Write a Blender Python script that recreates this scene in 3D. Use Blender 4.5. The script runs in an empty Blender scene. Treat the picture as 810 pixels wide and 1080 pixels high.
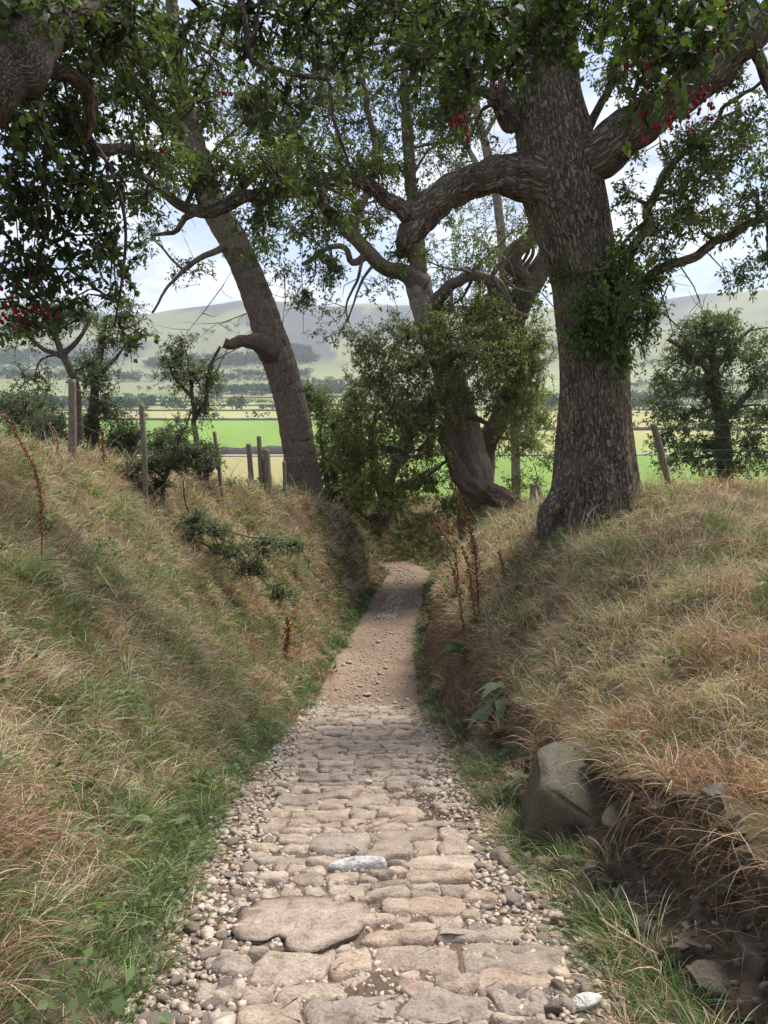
import bpy, math, random
import numpy as np
from mathutils import Vector
from mathutils.bvhtree import BVHTree

S = bpy.context.scene
COL = S.collection
R = math.radians
rng = np.random.default_rng(7)
random.seed(7)

# ------------------------------------------------------------------ camera
PITCH = 9.1
EYE = 1.6
FPX = 811.0
cam = bpy.data.cameras.new('camera')
cam_o = bpy.data.objects.new('camera', cam)
COL.objects.link(cam_o)
cam_o.location = (0, 0, EYE)
cam_o.rotation_euler = (R(90 - PITCH), 0, 0)
cam.sensor_fit = 'VERTICAL'
cam.sensor_height = 36.0
cam.lens = 36.0 * FPX / 1080.0
cam.clip_start = 0.05
cam.clip_end = 9000
S.camera = cam_o

# ------------------------------------------------------------------ sky, sun, exposure
SUN_EL, SUN_AZ = 58.0, 50.0            # azimuth clockwise from the view direction (+Y)
w = bpy.data.worlds.new('World')
S.world = w
w.use_nodes = True
nt = w.node_tree
nt.nodes.clear()


def N(tree, kind, **kw):
    n = tree.nodes.new(kind)
    for k, v in kw.items():
        if k == 'inp':
            for a, b in v.items():
                n.inputs[a].default_value = b
        else:
            setattr(n, k, v)
    return n


def ramp(tree, stops, interp='LINEAR'):
    n = tree.nodes.new('ShaderNodeValToRGB')
    cr = n.color_ramp
    cr.interpolation = interp
    while len(cr.elements) < len(stops):
        cr.elements.new(0.5)
    for e, (p, c) in zip(cr.elements, stops):
        e.position = p
        e.color = (*c, 1) if len(c) == 3 else c
    return n


L = nt.links.new
sky = N(nt, 'ShaderNodeTexSky', sky_type='NISHITA', sun_disc=False, sun_elevation=R(SUN_EL), sun_rotation=R(SUN_AZ),
        altitude=200, air_density=1.0, dust_density=1.5, ozone_density=1.2)
tc = N(nt, 'ShaderNodeTexCoord')
sep = N(nt, 'ShaderNodeSeparateXYZ')
L(tc.outputs['Generated'], sep.inputs[0])
zc = N(nt, 'ShaderNodeMath', operation='MAXIMUM', inp={1: 0.0})
L(sep.outputs['Z'], zc.inputs[0])
zz = N(nt, 'ShaderNodeMath', operation='ADD', inp={1: 0.22})
L(zc.outputs[0], zz.inputs[0])
dv = N(nt, 'ShaderNodeVectorMath', operation='SCALE')
inv = N(nt, 'ShaderNodeMath', operation='DIVIDE', inp={0: 1.0})
L(zz.outputs[0], inv.inputs[1])
L(tc.outputs['Generated'], dv.inputs[0])
L(inv.outputs[0], dv.inputs['Scale'])
mp = N(nt, 'ShaderNodeMapping')
mp.inputs['Location'].default_value = (3.1, 0.7, 0)
mp.inputs['Scale'].default_value = (1.0, 1.5, 0.3)
L(dv.outputs[0], mp.inputs[0])
cn = N(nt, 'ShaderNodeTexNoise', inp={'Scale': 1.5, 'Detail': 7.0, 'Roughness': 0.55, 'Distortion': 0.3})
L(mp.outputs[0], cn.inputs['Vector'])
cr = ramp(nt, [(0.40, (0, 0, 0)), (0.58, (1, 1, 1))])
L(cn.outputs['Fac'], cr.inputs[0])
cn2 = N(nt, 'ShaderNodeTexNoise', inp={'Scale': 2.6, 'Detail': 6.0, 'Roughness': 0.6})
L(mp.outputs[0], cn2.inputs['Vector'])
cr2 = ramp(nt, [(0.36, (2.9, 3.4, 4.6)), (0.64, (6.2, 6.3, 6.5))])
L(cn2.outputs['Fac'], cr2.inputs[0])
pale = N(nt, 'ShaderNodeMixRGB', blend_type='MIX', inp={0: 0.6, 2: (2.9, 3.5, 4.9, 1)})
L(sky.outputs[0], pale.inputs[1])
mx = N(nt, 'ShaderNodeMixRGB', blend_type='MIX')
L(cr.outputs[0], mx.inputs[0])
L(pale.outputs[0], mx.inputs[1])
L(cr2.outputs[0], mx.inputs[2])
bg = N(nt, 'ShaderNodeBackground', inp={'Strength': 0.10})
L(mx.outputs[0], bg.inputs[0])
wo = N(nt, 'ShaderNodeOutputWorld')
L(bg.outputs[0], wo.inputs[0])

sun = bpy.data.lights.new('sun', 'SUN')
sun.energy = 3.4
sun.angle = R(24)
sun.color = (1.0, 0.95, 0.87)
sun_o = bpy.data.objects.new('sun', sun)
COL.objects.link(sun_o)
_sd = Vector((math.sin(R(SUN_AZ)) * math.cos(R(SUN_EL)), math.cos(R(SUN_AZ)) * math.cos(R(SUN_EL)), math.sin(R(SUN_EL))))
sun_o.rotation_euler = _sd.to_track_quat('Z', 'Y').to_euler()

S.view_settings.view_transform = 'Standard'
S.view_settings.look = 'None'
S.view_settings.exposure = 1.08
S.view_settings.gamma = 1
S.cycles.max_bounces = 6
S.cycles.diffuse_bounces = 3
S.cycles.glossy_bounces = 1
S.cycles.transmission_bounces = 2
S.cycles.volume_bounces = 0
S.cycles.transparent_max_bounces = 4
S.cycles.caustics_reflective = False
S.cycles.caustics_refractive = False


# ------------------------------------------------------------------ maths helpers
_c, _s = math.cos(R(PITCH)), math.sin(R(PITCH))


def at(px, py, d):
    """World point seen at photo pixel (px, py) at forward distance d metres."""
    X, U = (px - 405) / FPX, (540 - py) / FPX
    k = d / (_c + U * _s)
    return np.array([X * k, d, EYE + k * (U * _c - _s)])


def pxm(d):
    return d / FPX * 1.0


def _hash(ix, iy, iz, seed):
    h = (ix.astype(np.int64) * 374761393 + iy.astype(np.int64) * 668265263 + iz.astype(np.int64) * 2147483647 + seed * 974711) & 0xFFFFFFFF
    h = ((h ^ (h >> 13)) * 1274126177) & 0xFFFFFFFF
    h = ((h ^ (h >> 16)) * 2246822519) & 0xFFFFFFFF
    return ((h ^ (h >> 15)) & 0xFFFFFF) / float(0xFFFFFF)


def vnoise(p, seed=0):
    """Value noise in -1..1 at points p (N,3)."""
    p = np.asarray(p, float)
    i = np.floor(p).astype(np.int64)
    f = p - i
    f = f * f * f * (f * (f * 6 - 15) + 10)
    out = 0
    for dx in (0, 1):
        wx = f[:, 0] if dx else 1 - f[:, 0]
        for dy in (0, 1):
            wy = f[:, 1] if dy else 1 - f[:, 1]
            for dz in (0, 1):
                wz = f[:, 2] if dz else 1 - f[:, 2]
                out = out + wx * wy * wz * _hash(i[:, 0] + dx, i[:, 1] + dy, i[:, 2] + dz, seed)
    return out * 2 - 1


def fbm(p, seed=0, octs=4, gain=0.5):
    p = np.asarray(p, float)
    a, t, tot = 1.0, 0.0, 0.0
    for o in range(octs):
        t = t + a * vnoise(p * 2 ** o + 17.3 * o, seed + o)
        tot += a
        a *= gain
    return t / tot


def xyz(x, y, z=None):
    x = np.asarray(x, float)
    return np.stack([x, np.broadcast_to(y, x.shape), np.zeros_like(x) if z is None else np.broadcast_to(z, x.shape)], -1)


def norm(v):
    v = np.asarray(v, float)
    return v / np.maximum(np.linalg.norm(v, axis=-1, keepdims=True), 1e-9)


def smooth(a, b, x):
    t = np.clip((np.asarray(x, float) - a) / (b - a), 0, 1)
    return t * t * (3 - 2 * t)


# ------------------------------------------------------------------ mesh builder
class MB:
    """Collects vertices, faces and per-vertex attributes; build() links ONE mesh object."""

    def __init__(self):
        self.v, self.f, self.tint, self.bark, self.n = [], [], [], [], 0

    def add(self, verts, faces, tint=None, bark=None):
        verts = np.asarray(verts, float).reshape(-1, 3)
        k = len(verts)
        self.v.append(verts)
        for fa in (faces if isinstance(faces, list) else [faces]):
            fa = np.asarray(fa, np.int64)
            if fa.size:
                self.f.append(fa + self.n)
        t = np.zeros((k, 4)) if tint is None else np.broadcast_to(np.asarray(tint, float), (k, 4))
        self.tint.append(t)
        self.bark.append(verts if bark is None else bark)
        self.n += k

    def build(self, name, mat, parent=None, base=None, smooth_shade=True, link=True):
        me = bpy.data.meshes.new(name)
        if self.n == 0:
            self.v = [np.zeros((0, 3))]
        v = np.concatenate(self.v)
        if parent is not None and base is None:
            base = parent['_base']
        if base is not None:
            v = v - np.asarray(base)
        me.vertices.add(len(v))
        me.vertices.foreach_set('co', v.astype(np.float32).ravel())
        loops = np.concatenate([f.ravel() for f in self.f])
        sizes = np.concatenate([np.full(len(f), f.shape[1]) for f in self.f])
        me.loops.add(len(loops))
        me.loops.foreach_set('vertex_index', loops.astype(np.int32))
        me.polygons.add(len(sizes))
        starts = np.concatenate([[0], np.cumsum(sizes)[:-1]])
        me.polygons.foreach_set('loop_start', starts.astype(np.int32))
        me.polygons.foreach_set('loop_total', sizes.astype(np.int32))
        if smooth_shade:
            me.polygons.foreach_set('use_smooth', np.ones(len(sizes), bool))
        a = me.attributes.new('tint', 'FLOAT_COLOR', 'POINT')
        a.data.foreach_set('color', np.concatenate(self.tint).astype(np.float32).ravel())
        b = me.attributes.new('bark', 'FLOAT_VECTOR', 'POINT')
        b.data.foreach_set('vector', np.concatenate(self.bark).astype(np.float32).ravel())
        me.update(calc_edges=True)
        if mat is not None:
            me.materials.append(mat)
        o = bpy.data.objects.new(name, me)
        if link:
            COL.objects.link(o)
        if parent is not None:
            o.parent = parent
        elif base is not None:
            o.location = base
        return o


def thing(name, base, label, cat, group=None):
    o = bpy.data.objects.new(name, None)
    o.empty_display_size = 0.2
    COL.objects.link(o)
    o.location = base
    o['_base'] = [float(a) for a in base]
    return tag(o, label, cat, group)


def tag(o, label=None, cat=None, group=None, kind=None):
    for k, v in (('label', label), ('category', cat), ('group', group), ('kind', kind)):
        if v:
            o[k] = v
    return o


# ------------------------------------------------------------------ materials
def mat_new(name):
    m = bpy.data.materials.new(name)
    m.use_nodes = True
    t = m.node_tree
    t.nodes.clear()
    out = t.nodes.new('ShaderNodeOutputMaterial')
    return m, t, out


def principled(t, rough=0.85, spec=0.25):
    p = t.nodes.new('ShaderNodeBsdfPrincipled')
    p.inputs['Roughness'].default_value = rough
    p.inputs['Specular IOR Level'].default_value = spec
    return p


def noise(t, vec, scale, detail=4, rough=0.55, dist=0.0):
    n = N(t, 'ShaderNodeTexNoise', inp={'Scale': scale, 'Detail': detail, 'Roughness': rough, 'Distortion': dist})
    if vec is not None:
        t.links.new(vec, n.inputs['Vector'])
    return n


def mixc(t, fac, a, b, mode='MIX'):
    m = t.nodes.new('ShaderNodeMixRGB')
    m.blend_type = mode
    for i, x in enumerate((fac, a, b)):
        if isinstance(x, (int, float)):
            m.inputs[i].default_value = x
        elif isinstance(x, tuple):
            m.inputs[i].default_value = (*x, 1)
        else:
            t.links.new(x, m.inputs[i])
    return m.outputs[0]


def bump(t, height, strength, dist, p):
    b = N(t, 'ShaderNodeBump', inp={'Strength': strength, 'Distance': dist})
    t.links.new(height, b.inputs['Height'])
    t.links.new(b.outputs[0], p.inputs['Normal'])
    return b


def leaf_material(name, transl=0.45):
    """Leaf or blade: the colour sits in the attribute 'tint'; light shines through."""
    m, t, out = mat_new(name)
    a = N(t, 'ShaderNodeAttribute', attribute_name='tint')
    p = principled(t, 0.55, 0.3)
    t.links.new(a.outputs['Color'], p.inputs['Base Color'])
    tr = t.nodes.new('ShaderNodeBsdfTranslucent')
    tcol = mixc(t, 1.0, a.outputs['Color'], (1.1, 1.25, 0.6), 'MULTIPLY')
    t.links.new(tcol, tr.inputs['Color'])
    mx = N(t, 'ShaderNodeMixShader', inp={0: transl})
    t.links.new(p.outputs[0], mx.inputs[1])
    t.links.new(tr.outputs[0], mx.inputs[2])
    t.links.new(mx.outputs[0], out.inputs[0])
    return m


def bark_material(name, dark, light, lichen, sc=(1, 1, 1), depth=0.02, moss=0.0):
    """Fissured bark in the attribute 'bark' (r cos, r sin, length)."""
    m, t, out = mat_new(name)
    a = N(t, 'ShaderNodeAttribute', attribute_name='bark')
    mp = N(t, 'ShaderNodeMapping')
    mp.inputs['Scale'].default_value = sc
    t.links.new(a.outputs['Vector'], mp.inputs[0])
    n1 = noise(t, mp.outputs[0], 30, 5, 0.6, 0.4)
    v = N(t, 'ShaderNodeTexVoronoi', feature='DISTANCE_TO_EDGE', inp={'Scale': 24.0, 'Randomness': 1.0})
    wv = mixc(t, 0.12, mp.outputs[0], n1.outputs['Color'], 'ADD')
    t.links.new(wv, v.inputs['Vector'])
    vr = ramp(t, [(0.0, (0, 0, 0)), (0.22, (1, 1, 1))])
    t.links.new(v.outputs['Distance'], vr.inputs[0])
    h = mixc(t, 0.4, vr.outputs[0], n1.outputs['Fac'])
    big = noise(t, a.outputs['Vector'], 1.7, 4, 0.6)
    c0 = ramp(t, [(0.2, dark), (0.75, light)])
    t.links.new(h, c0.inputs[0])
    br = ramp(t, [(0.45, (0, 0, 0)), (0.7, (1, 1, 1))])
    t.links.new(big.outputs['Fac'], br.inputs[0])
    c1 = mixc(t, 0.0, c0.outputs[0], lichen)
    mfac = N(t, 'ShaderNodeMath', operation='MULTIPLY', inp={1: 0.6})
    t.links.new(br.outputs[0], mfac.inputs[0])
    t.links.new(mfac.outputs[0], c1.node.inputs[0])
    g5 = noise(t, a.outputs['Vector'], 3.1, 5, 0.65, 0.8)
    gr = ramp(t, [(0.50, (0, 0, 0)), (0.68, (0.55, 0.55, 0.55))])
    t.links.new(g5.outputs['Fac'], gr.inputs[0])
    c1 = mixc(t, gr.outputs[0], c1, tuple(0.55 * x_ for x_ in light))
    p = principled(t, 0.92, 0.12)
    t.links.new(c1, p.inputs['Base Color'])
    bump(t, h, 0.9, depth, p)
    t.links.new(p.outputs[0], out.inputs[0])
    return m


def stone_material(name, cols, mossy=0.0):
    """Sandstone: the stone's own colour comes from its object's random number, mottled with noise."""
    m, t, out = mat_new(name)
    oi = t.nodes.new('ShaderNodeObjectInfo')
    g = N(t, 'ShaderNodeTexCoord')
    off = N(t, 'ShaderNodeVectorMath', operation='ADD')
    sc = N(t, 'ShaderNodeMath', operation='MULTIPLY', inp={1: 57.0})
    t.links.new(oi.outputs['Random'], sc.inputs[0])
    t.links.new(g.outputs['Object'], off.inputs[0])
    t.links.new(sc.outputs[0], off.inputs[1])
    cr = ramp(t, [(i / max(1, len(cols) - 1), c) for i, c in enumerate(cols)])
    t.links.new(oi.outputs['Random'], cr.inputs[0])
    n1 = noise(t, off.outputs[0], 7, 6, 0.65)
    n2 = noise(t, off.outputs[0], 60, 4, 0.7)
    mr = ramp(t, [(0.30, (0.42, 0.39, 0.37)), (0.44, (0.85, 0.82, 0.80)), (0.55, (1.0, 1.0, 1.0)), (0.7, (1.22, 1.2, 1.17))])
    t.links.new(n1.outputs['Fac'], mr.inputs[0])
    c = mixc(t, 1.0, cr.outputs[0], mr.outputs[0], 'MULTIPLY')
    sr = ramp(t, [(0.36, (0.45, 0.43, 0.42)), (0.5, (0.95, 0.95, 0.95)), (0.65, (1.15, 1.15, 1.15))])
    t.links.new(n2.outputs['Fac'], sr.inputs[0])
    c = mixc(t, 0.6, c, sr.outputs[0], 'MULTIPLY')
    if mossy:
        n3 = noise(t, off.outputs[0], 3.5, 5, 0.65)
        m3 = ramp(t, [(0.48, (0, 0, 0)), (0.62, (mossy,) * 3)])
        t.links.new(n3.outputs['Fac'], m3.inputs[0])
        c = mixc(t, m3.outputs[0], c, (0.07, 0.085, 0.03))
    p = principled(t, 0.8, 0.25)
    t.links.new(c, p.inputs['Base Color'])
    h = mixc(t, 0.35, n1.outputs['Fac'], n2.outputs['Fac'])
    bump(t, h, 1.0, 0.035, p)
    t.links.new(p.outputs[0], out.inputs[0])
    return m


def plain_material(name, col, rough=0.85, var=0.35, sc=8):
    m, t, out = mat_new(name)
    g = N(t, 'ShaderNodeTexCoord')
    n1 = noise(t, g.outputs['Object'], sc, 5, 0.6)
    r = ramp(t, [(0.3, tuple(a * (1 - var) for a in col)), (0.7, tuple(min(1, a * (1 + var)) for a in col))])
    t.links.new(n1.outputs['Fac'], r.inputs[0])
    p = principled(t, rough, 0.2)
    t.links.new(r.outputs[0], p.inputs['Base Color'])
    bump(t, n1.outputs['Fac'], 0.5, 0.01, p)
    t.links.new(p.outputs[0], out.inputs[0])
    return m


def tint_material(name, rough=0.9):
    m, t, out = mat_new(name)
    a = N(t, 'ShaderNodeAttribute', attribute_name='tint')
    g = N(t, 'ShaderNodeNewGeometry')
    n1 = noise(t, g.outputs['Position'], 25, 5, 0.65)
    r = ramp(t, [(0.3, (0.65, 0.65, 0.65)), (0.7, (1.25, 1.25, 1.25))])
    t.links.new(n1.outputs['Fac'], r.inputs[0])
    c = mixc(t, 1.0, a.outputs['Color'], r.outputs[0], 'MULTIPLY')
    p = principled(t, rough, 0.15)
    t.links.new(c, p.inputs['Base Color'])
    bump(t, n1.outputs['Fac'], 0.6, 0.02, p)
    t.links.new(p.outputs[0], out.inputs[0])
    return m


M_LEAF = leaf_material('leaf')
M_BLADE = leaf_material('grass blade', 0.3)
M_OAK = bark_material('oak bark', (0.034, 0.026, 0.020), (0.235, 0.18, 0.138), (0.20, 0.20, 0.11), (0.9, 0.9, 0.30), 0.03)
M_ASH = bark_material('grey brown bark', (0.045, 0.034, 0.026), (0.265, 0.20, 0.15), (0.21, 0.18, 0.12), (1.3, 1.3, 0.4), 0.02)
M_DARK = bark_material('dark bark', (0.04, 0.031, 0.024), (0.19, 0.15, 0.115), (0.08, 0.085, 0.05), (1.5, 1.5, 0.5), 0.012)
M_PALE = bark_material('pale bark', (0.10, 0.08, 0.065), (0.36, 0.30, 0.24), (0.22, 0.21, 0.16), (1.5, 1.5, 0.4), 0.012)
M_LIMB = bark_material('lichened limb', (0.07, 0.053, 0.042), (0.24, 0.19, 0.15), (0.24, 0.22, 0.17), (6, 6, 5), 0.01)
M_DEAD = bark_material('dead wood', (0.05, 0.035, 0.027), (0.24, 0.17, 0.125), (0.10, 0.10, 0.05), (2, 2, 0.25), 0.02)
M_POST = bark_material('weathered post', (0.12, 0.095, 0.07), (0.30, 0.25, 0.19), (0.19, 0.19, 0.12), (3, 3, 0.3), 0.006)
M_SETT = stone_material('worn sandstone', [(0.34, 0.265, 0.20), (0.40, 0.32, 0.25), (0.27, 0.22, 0.175), (0.45, 0.365, 0.285), (0.37, 0.28, 0.21), (0.41, 0.335, 0.265), (0.30, 0.25, 0.21), (0.43, 0.335, 0.25)])
M_PEB = stone_material('loose pebble', [(0.42, 0.335, 0.265), (0.52, 0.43, 0.35), (0.34, 0.28, 0.23), (0.55, 0.46, 0.38), (0.45, 0.35, 0.27), (0.44, 0.40, 0.36)])
M_PINK = stone_material('pink sandstone', [(0.40, 0.295, 0.23), (0.41, 0.31, 0.245)])
M_SLAB = stone_material('brown slab', [(0.37, 0.295, 0.235), (0.37, 0.295, 0.235)])
M_WHITE = stone_material('white quartz', [(0.60, 0.58, 0.55), (0.56, 0.55, 0.54)])
M_ROCK = stone_material('mossy gritstone', [(0.17, 0.14, 0.105), (0.125, 0.105, 0.08), (0.19, 0.15, 0.115)], 0.7)
M_BOULDER = stone_material('gritstone boulder', [(0.135, 0.115, 0.085), (0.135, 0.115, 0.085)], 0.45)
M_PURPLE = stone_material('purple stone', [(0.22, 0.16, 0.15), (0.20, 0.15, 0.14)])
M_BERRY = plain_material('red berry', (0.20, 0.012, 0.018), 0.35, 0.3)
M_WIRE = plain_material('galvanised wire', (0.2, 0.2, 0.195), 0.5, 0.1)
M_TINT = tint_material('tinted stalk')

# ------------------------------------------------------------------ terrain shape


def Fz(x, y):
    """Open hillside and the valley beyond it."""
    x, y = np.broadcast_arrays(np.asarray(x, float), np.asarray(y, float))
    ty = [-60, -8, 0, 6, 11, 13.5, 17, 20, 27, 40, 60, 120, 250, 500, 900, 1200, 1600, 2000, 2400, 2800, 3200, 5000]
    tz = [9, 1.6, 0.15, 0.0, 0.0, -0.12, -0.9, -1.5, -2.5, -3.6, -5.2, -8.6, -13.5, -18.5, -21, -17, 14, 85, 185, 300, 330, 320]
    z = np.interp(y, ty, tz)
    k = smooth(-1.5, -6, x) * (1 - smooth(18, 45, y))
    z = z + k * (0.75 + 0.25 * smooth(-6, -30, x))
    far = smooth(1100, 2600, y)
    u = x / np.maximum(y, 1)
    z = z + far * (42 * smooth(0.22, 0.5, u) - 26 * np.exp(-((u + 0.30) / 0.10) ** 2) + 8 * np.sin(u * 9 + 1))
    z = z + far * 38 * fbm(np.stack([x / 520, y / 900, 0 * x], -1).reshape(-1, 3), 5, 4).reshape(x.shape)
    return z


# control tables by forward distance: (y, x, z)
T_PL = [(-8, -1.0), (0, -0.9), (2.5, -0.92), (3.3, -1.0), (4.4, -1.13), (6.5, -1.2), (11.3, -1.12), (14.3, -1.0), (19.6, -0.55), (22, -0.2), (24.9, 0.2), (26, -0.6), (27, -1.6), (29, -3.5)]
T_PR = [(-8, 0.95), (0, 0.9), (2.5, 0.85), (3.3, 0.86), (4.4, 0.76), (6.5, 0.74), (11.3, 0.55), (14.3, 0.60), (19.6, 0.95), (22, 1.2), (24.9, 1.55), (26, 1.1), (27, 0.2), (29, -0.8)]
T_PZ = [(-8, 2.2), (0, 0.0), (2.5, -0.722), (6.5, -1.88), (11.3, -3.27), (11.9, -3.40), (14.3, -3.68), (19.6, -4.3), (24.9, -4.40), (26.5, -4.4), (28, -4.4), (30, -4.4)]
T_RLX = [(-8, -3.4), (2, -3.6), (5, -4.2), (9, -4.6), (12, -4.8), (15, -3.9), (18, -2.85), (21, -1.75), (23, -1.05), (24.5, -0.5), (26, -0.8), (29, -3.2)]
T_RLZ = [(-8, 2.6), (2, 1.5), (5, 1.25), (9, 0.92), (12, 0.55), (15, -0.1), (18, -0.8), (21, -1.45), (23, -2.25), (24.5, -3.3), (26, -3.0), (29, -2.8)]
T_FRX = [(-8, 1.3), (2.5, 1.22), (4.0, 1.0), (5.5, 1.02), (7, 1.12), (9, 0.95), (11.3, 0.82), (14.3, 0.8), (19.6, 1.15), (24.9, 1.8), (27, 1.6), (29, 0.6)]
T_CTX = [(-8, 1.9), (2.2, 1.62), (2.85, 1.50), (3.8, 1.36), (4.8, 1.28), (6.5, 1.30), (9, 1.12), (11.3, 1.05), (14.3, 1.02), (19.6, 1.5), (24.9, 2.2), (27, 2.2), (29, 1.5)]
T_CTZ = [(-8, 2.3), (0, 0.45), (2.2, 0.05), (2.85, -0.09), (3.8, -0.42), (4.8, -0.74), (6.5, -1.2), (9, -1.5), (11.3, -1.85), (14.3, -2.3), (19.6, -3.4), (24.9, -3.9), (27, -3.6), (29, -3.2)]
T_SRX = [(-8, 3.2), (0, 2.6), (3, 2.5), (6.5, 2.7), (9, 2.4), (11, 2.2), (13, 2.2), (16, 2.0), (20, 2.4), (25, 3.0), (29, 3)]
T_SRZ = [(-8, 2.0), (0, 0.42), (3, 0.1), (5, -0.08), (6.5, -0.22), (9, -0.38), (11, -0.48), (13, -0.75), (16, -1.5), (20, -2.3), (25, -3.0), (29, -3.2)]


def T(tab, y):
    a = np.array(tab)
    return np.interp(y, a[:, 0], a[:, 1])


def knots(y):
    y = np.asarray(y, float)
    pl, pr, pz = T(T_PL, y), T(T_PR, y), T(T_PZ, y)
    rlx, rlz = T(T_RLX, y), T(T_RLZ, y)
    frx, ctx, ctz = T(T_FRX, y), T(T_CTX, y), T(T_CTZ, y)
    srx, srz = T(T_SRX, y), T(T_SRZ, y)
    flx, flz = pl - 0.36, pz + 0.10
    bmx, bmz = flx * 0.5 + rlx * 0.5, flz * 0.44 + rlz * 0.56
    X = np.stack([rlx * 0 - 14, rlx - 4.0, rlx - 0.9, rlx, bmx, flx, pl, pr, frx, ctx, srx, srx + 1.6, srx * 0 + 14], -1)
    Z = np.stack([Fz(X[..., 0], y), 0.75 * Fz(X[..., 1], y) + 0.25 * rlz, rlz + 0.10, rlz, bmz, flz, pz, pz, pz + 0.09, ctz, srz, Fz(X[..., 11], y), Fz(X[..., 12], y)], -1)
    far = smooth(26.0, 28.3, y)[..., None]
    XF = np.broadcast_to(np.array([-14, -9, -5.5, -4.5, -3.2, -2, -1, 1, 1.6, 2.2, 3.4, 5, 14.0]), X.shape)
    X = X * (1 - far) + XF * far
    Z = Z * (1 - far) + Fz(X, y[..., None] * np.ones(X.shape)) * far
    return X, Z


SUB = [6, 10, 5, 5, 14, 12, 5, 12, 6, 16, 16, 8, 10]     # subdivisions: outer-left handled apart
SUB = [8, 8, 5, 16, 14, 6, 12, 7, 36, 16, 8, 12]
rows = np.concatenate([np.arange(-7, 1, 0.25), np.arange(1, 6.5, 0.04), np.arange(6.5, 14, 0.07), np.arange(14, 32, 0.14), 32 * 1.028 ** np.arange(0, 185)])
KX, KZ = knots(rows)
cols, zs, seg = [], [], []
for i, n in enumerate(SUB):
    for j in range(n):
        t = j / n
        cols.append(KX[:, i] * (1 - t) + KX[:, i + 1] * t)
        zs.append(KZ[:, i] * (1 - t) + KZ[:, i + 1] * t)
        seg.append(i)
cols.append(KX[:, -1]); zs.append(KZ[:, -1]); seg.append(len(SUB))
GX, GZ, seg = np.stack(cols, 1), np.stack(zs, 1), np.array(seg)
GXs = GX.copy()
for _ in range(5):      # soften the joins between the zones
    GZ[:, 1:-1] = GZ[:, 1:-1] * 0.5 + 0.25 * (GZ[:, :-2] + GZ[:, 2:])
for _ in range(2):
    GZ[1:-1] = GZ[1:-1] * 0.5 + 0.25 * (GZ[:-2] + GZ[2:])
outer = np.geomspace(14, 95, 16)[1:]
fac = 1 + np.maximum(0, rows - 40) / 40
GX = GX * fac[:, None]
XL = -outer[::-1][None, :] * fac[:, None]
XR = outer[None, :] * fac[:, None]
YY = rows[:, None]
GX = np.concatenate([XL, GX, XR], 1)
farmix = smooth(31, 33, rows)[:, None]
GZ = np.concatenate([Fz(XL, YY + 0 * XL), GZ, Fz(XR, YY + 0 * XR)], 1)
GZ = GZ * (1 - farmix) + Fz(GX, YY + 0 * GX) * farmix
seg = np.concatenate([np.full(len(outer), -1), seg, np.full(len(outer), 12)])
GY = np.broadcast_to(YY, GX.shape).copy()
P = np.stack([GX, GY, GZ], -1)
fl = P.reshape(-1, 3)
onpath = ((seg == 6)).astype(float)[None, :] * np.ones((len(rows), 1))
nearm = 1 - smooth(28, 60, rows)[:, None]
lump = fbm(fl * [1.1, 1.1, 0.6], 11, 3).reshape(GX.shape) * 0.25 + fbm(fl * [3.4, 3.4, 3], 12, 3).reshape(GX.shape) * 0.11
pathlump = fbm(fl * [3, 3, 3], 13, 3).reshape(GX.shape) * 0.025
P[..., 2] += nearm * np.where(onpath > 0.5, pathlump, lump * np.where(np.isin(seg, (5, 7))[None, :], 0.35, 1.0))
cliff = ((seg == 8) | (seg == 9) & False).astype(float)[None, :] * nearm
cl = -np.abs(fbm(fl * [6, 6, 6], 23, 4)).reshape(GX.shape) * 0.22 + 0.04 + fbm(fl * [2.4, 2.4, 2.4], 21, 4).reshape(GX.shape) * 0.16 + fbm(fl * [8, 8, 8], 22, 3).reshape(GX.shape) * 0.11
P[..., 0] += cliff * cl * (1 - smooth(7, 12, rows)[:, None])
_c8 = np.where(seg == 8)[0]
_u = np.zeros(GX.shape[1]); _u[_c8] = np.sin((np.arange(len(_c8)) + 0.5) / len(_c8) * math.pi)
P[..., 0] += _u[None, :] * (0.20 * (1 - smooth(5.0, 7.0, rows)))[:, None]
nr, nc = GX.shape
idx = np.arange(nr * nc).reshape(nr, nc)
quads = np.stack([idx[:-1, :-1], idx[:-1, 1:], idx[1:, 1:], idx[1:, :-1]], -1).reshape(-1, 4)
qseg = np.broadcast_to(seg[:-1][None, :], (nr - 1, nc - 1)).reshape(-1)
PV = P.reshape(-1, 3)
BVH = BVHTree.FromPolygons([tuple(p) for p in PV], [tuple(q) for q in quads], all_triangles=False)


def gz(x, y):
    h = BVH.ray_cast(Vector((x, y, 900)), Vector((0, 0, -1)))
    return h[0].z if h[0] is not None else 0.0


def gz_cam(px, py):
    """Ground point seen through a photo pixel."""
    a, b = at(px, py, 1), np.array([0, 0, EYE])
    h = BVH.ray_cast(Vector(b), Vector(norm(a - b)))
    return np.array(h[0]) if h[0] is not None else None


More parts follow.
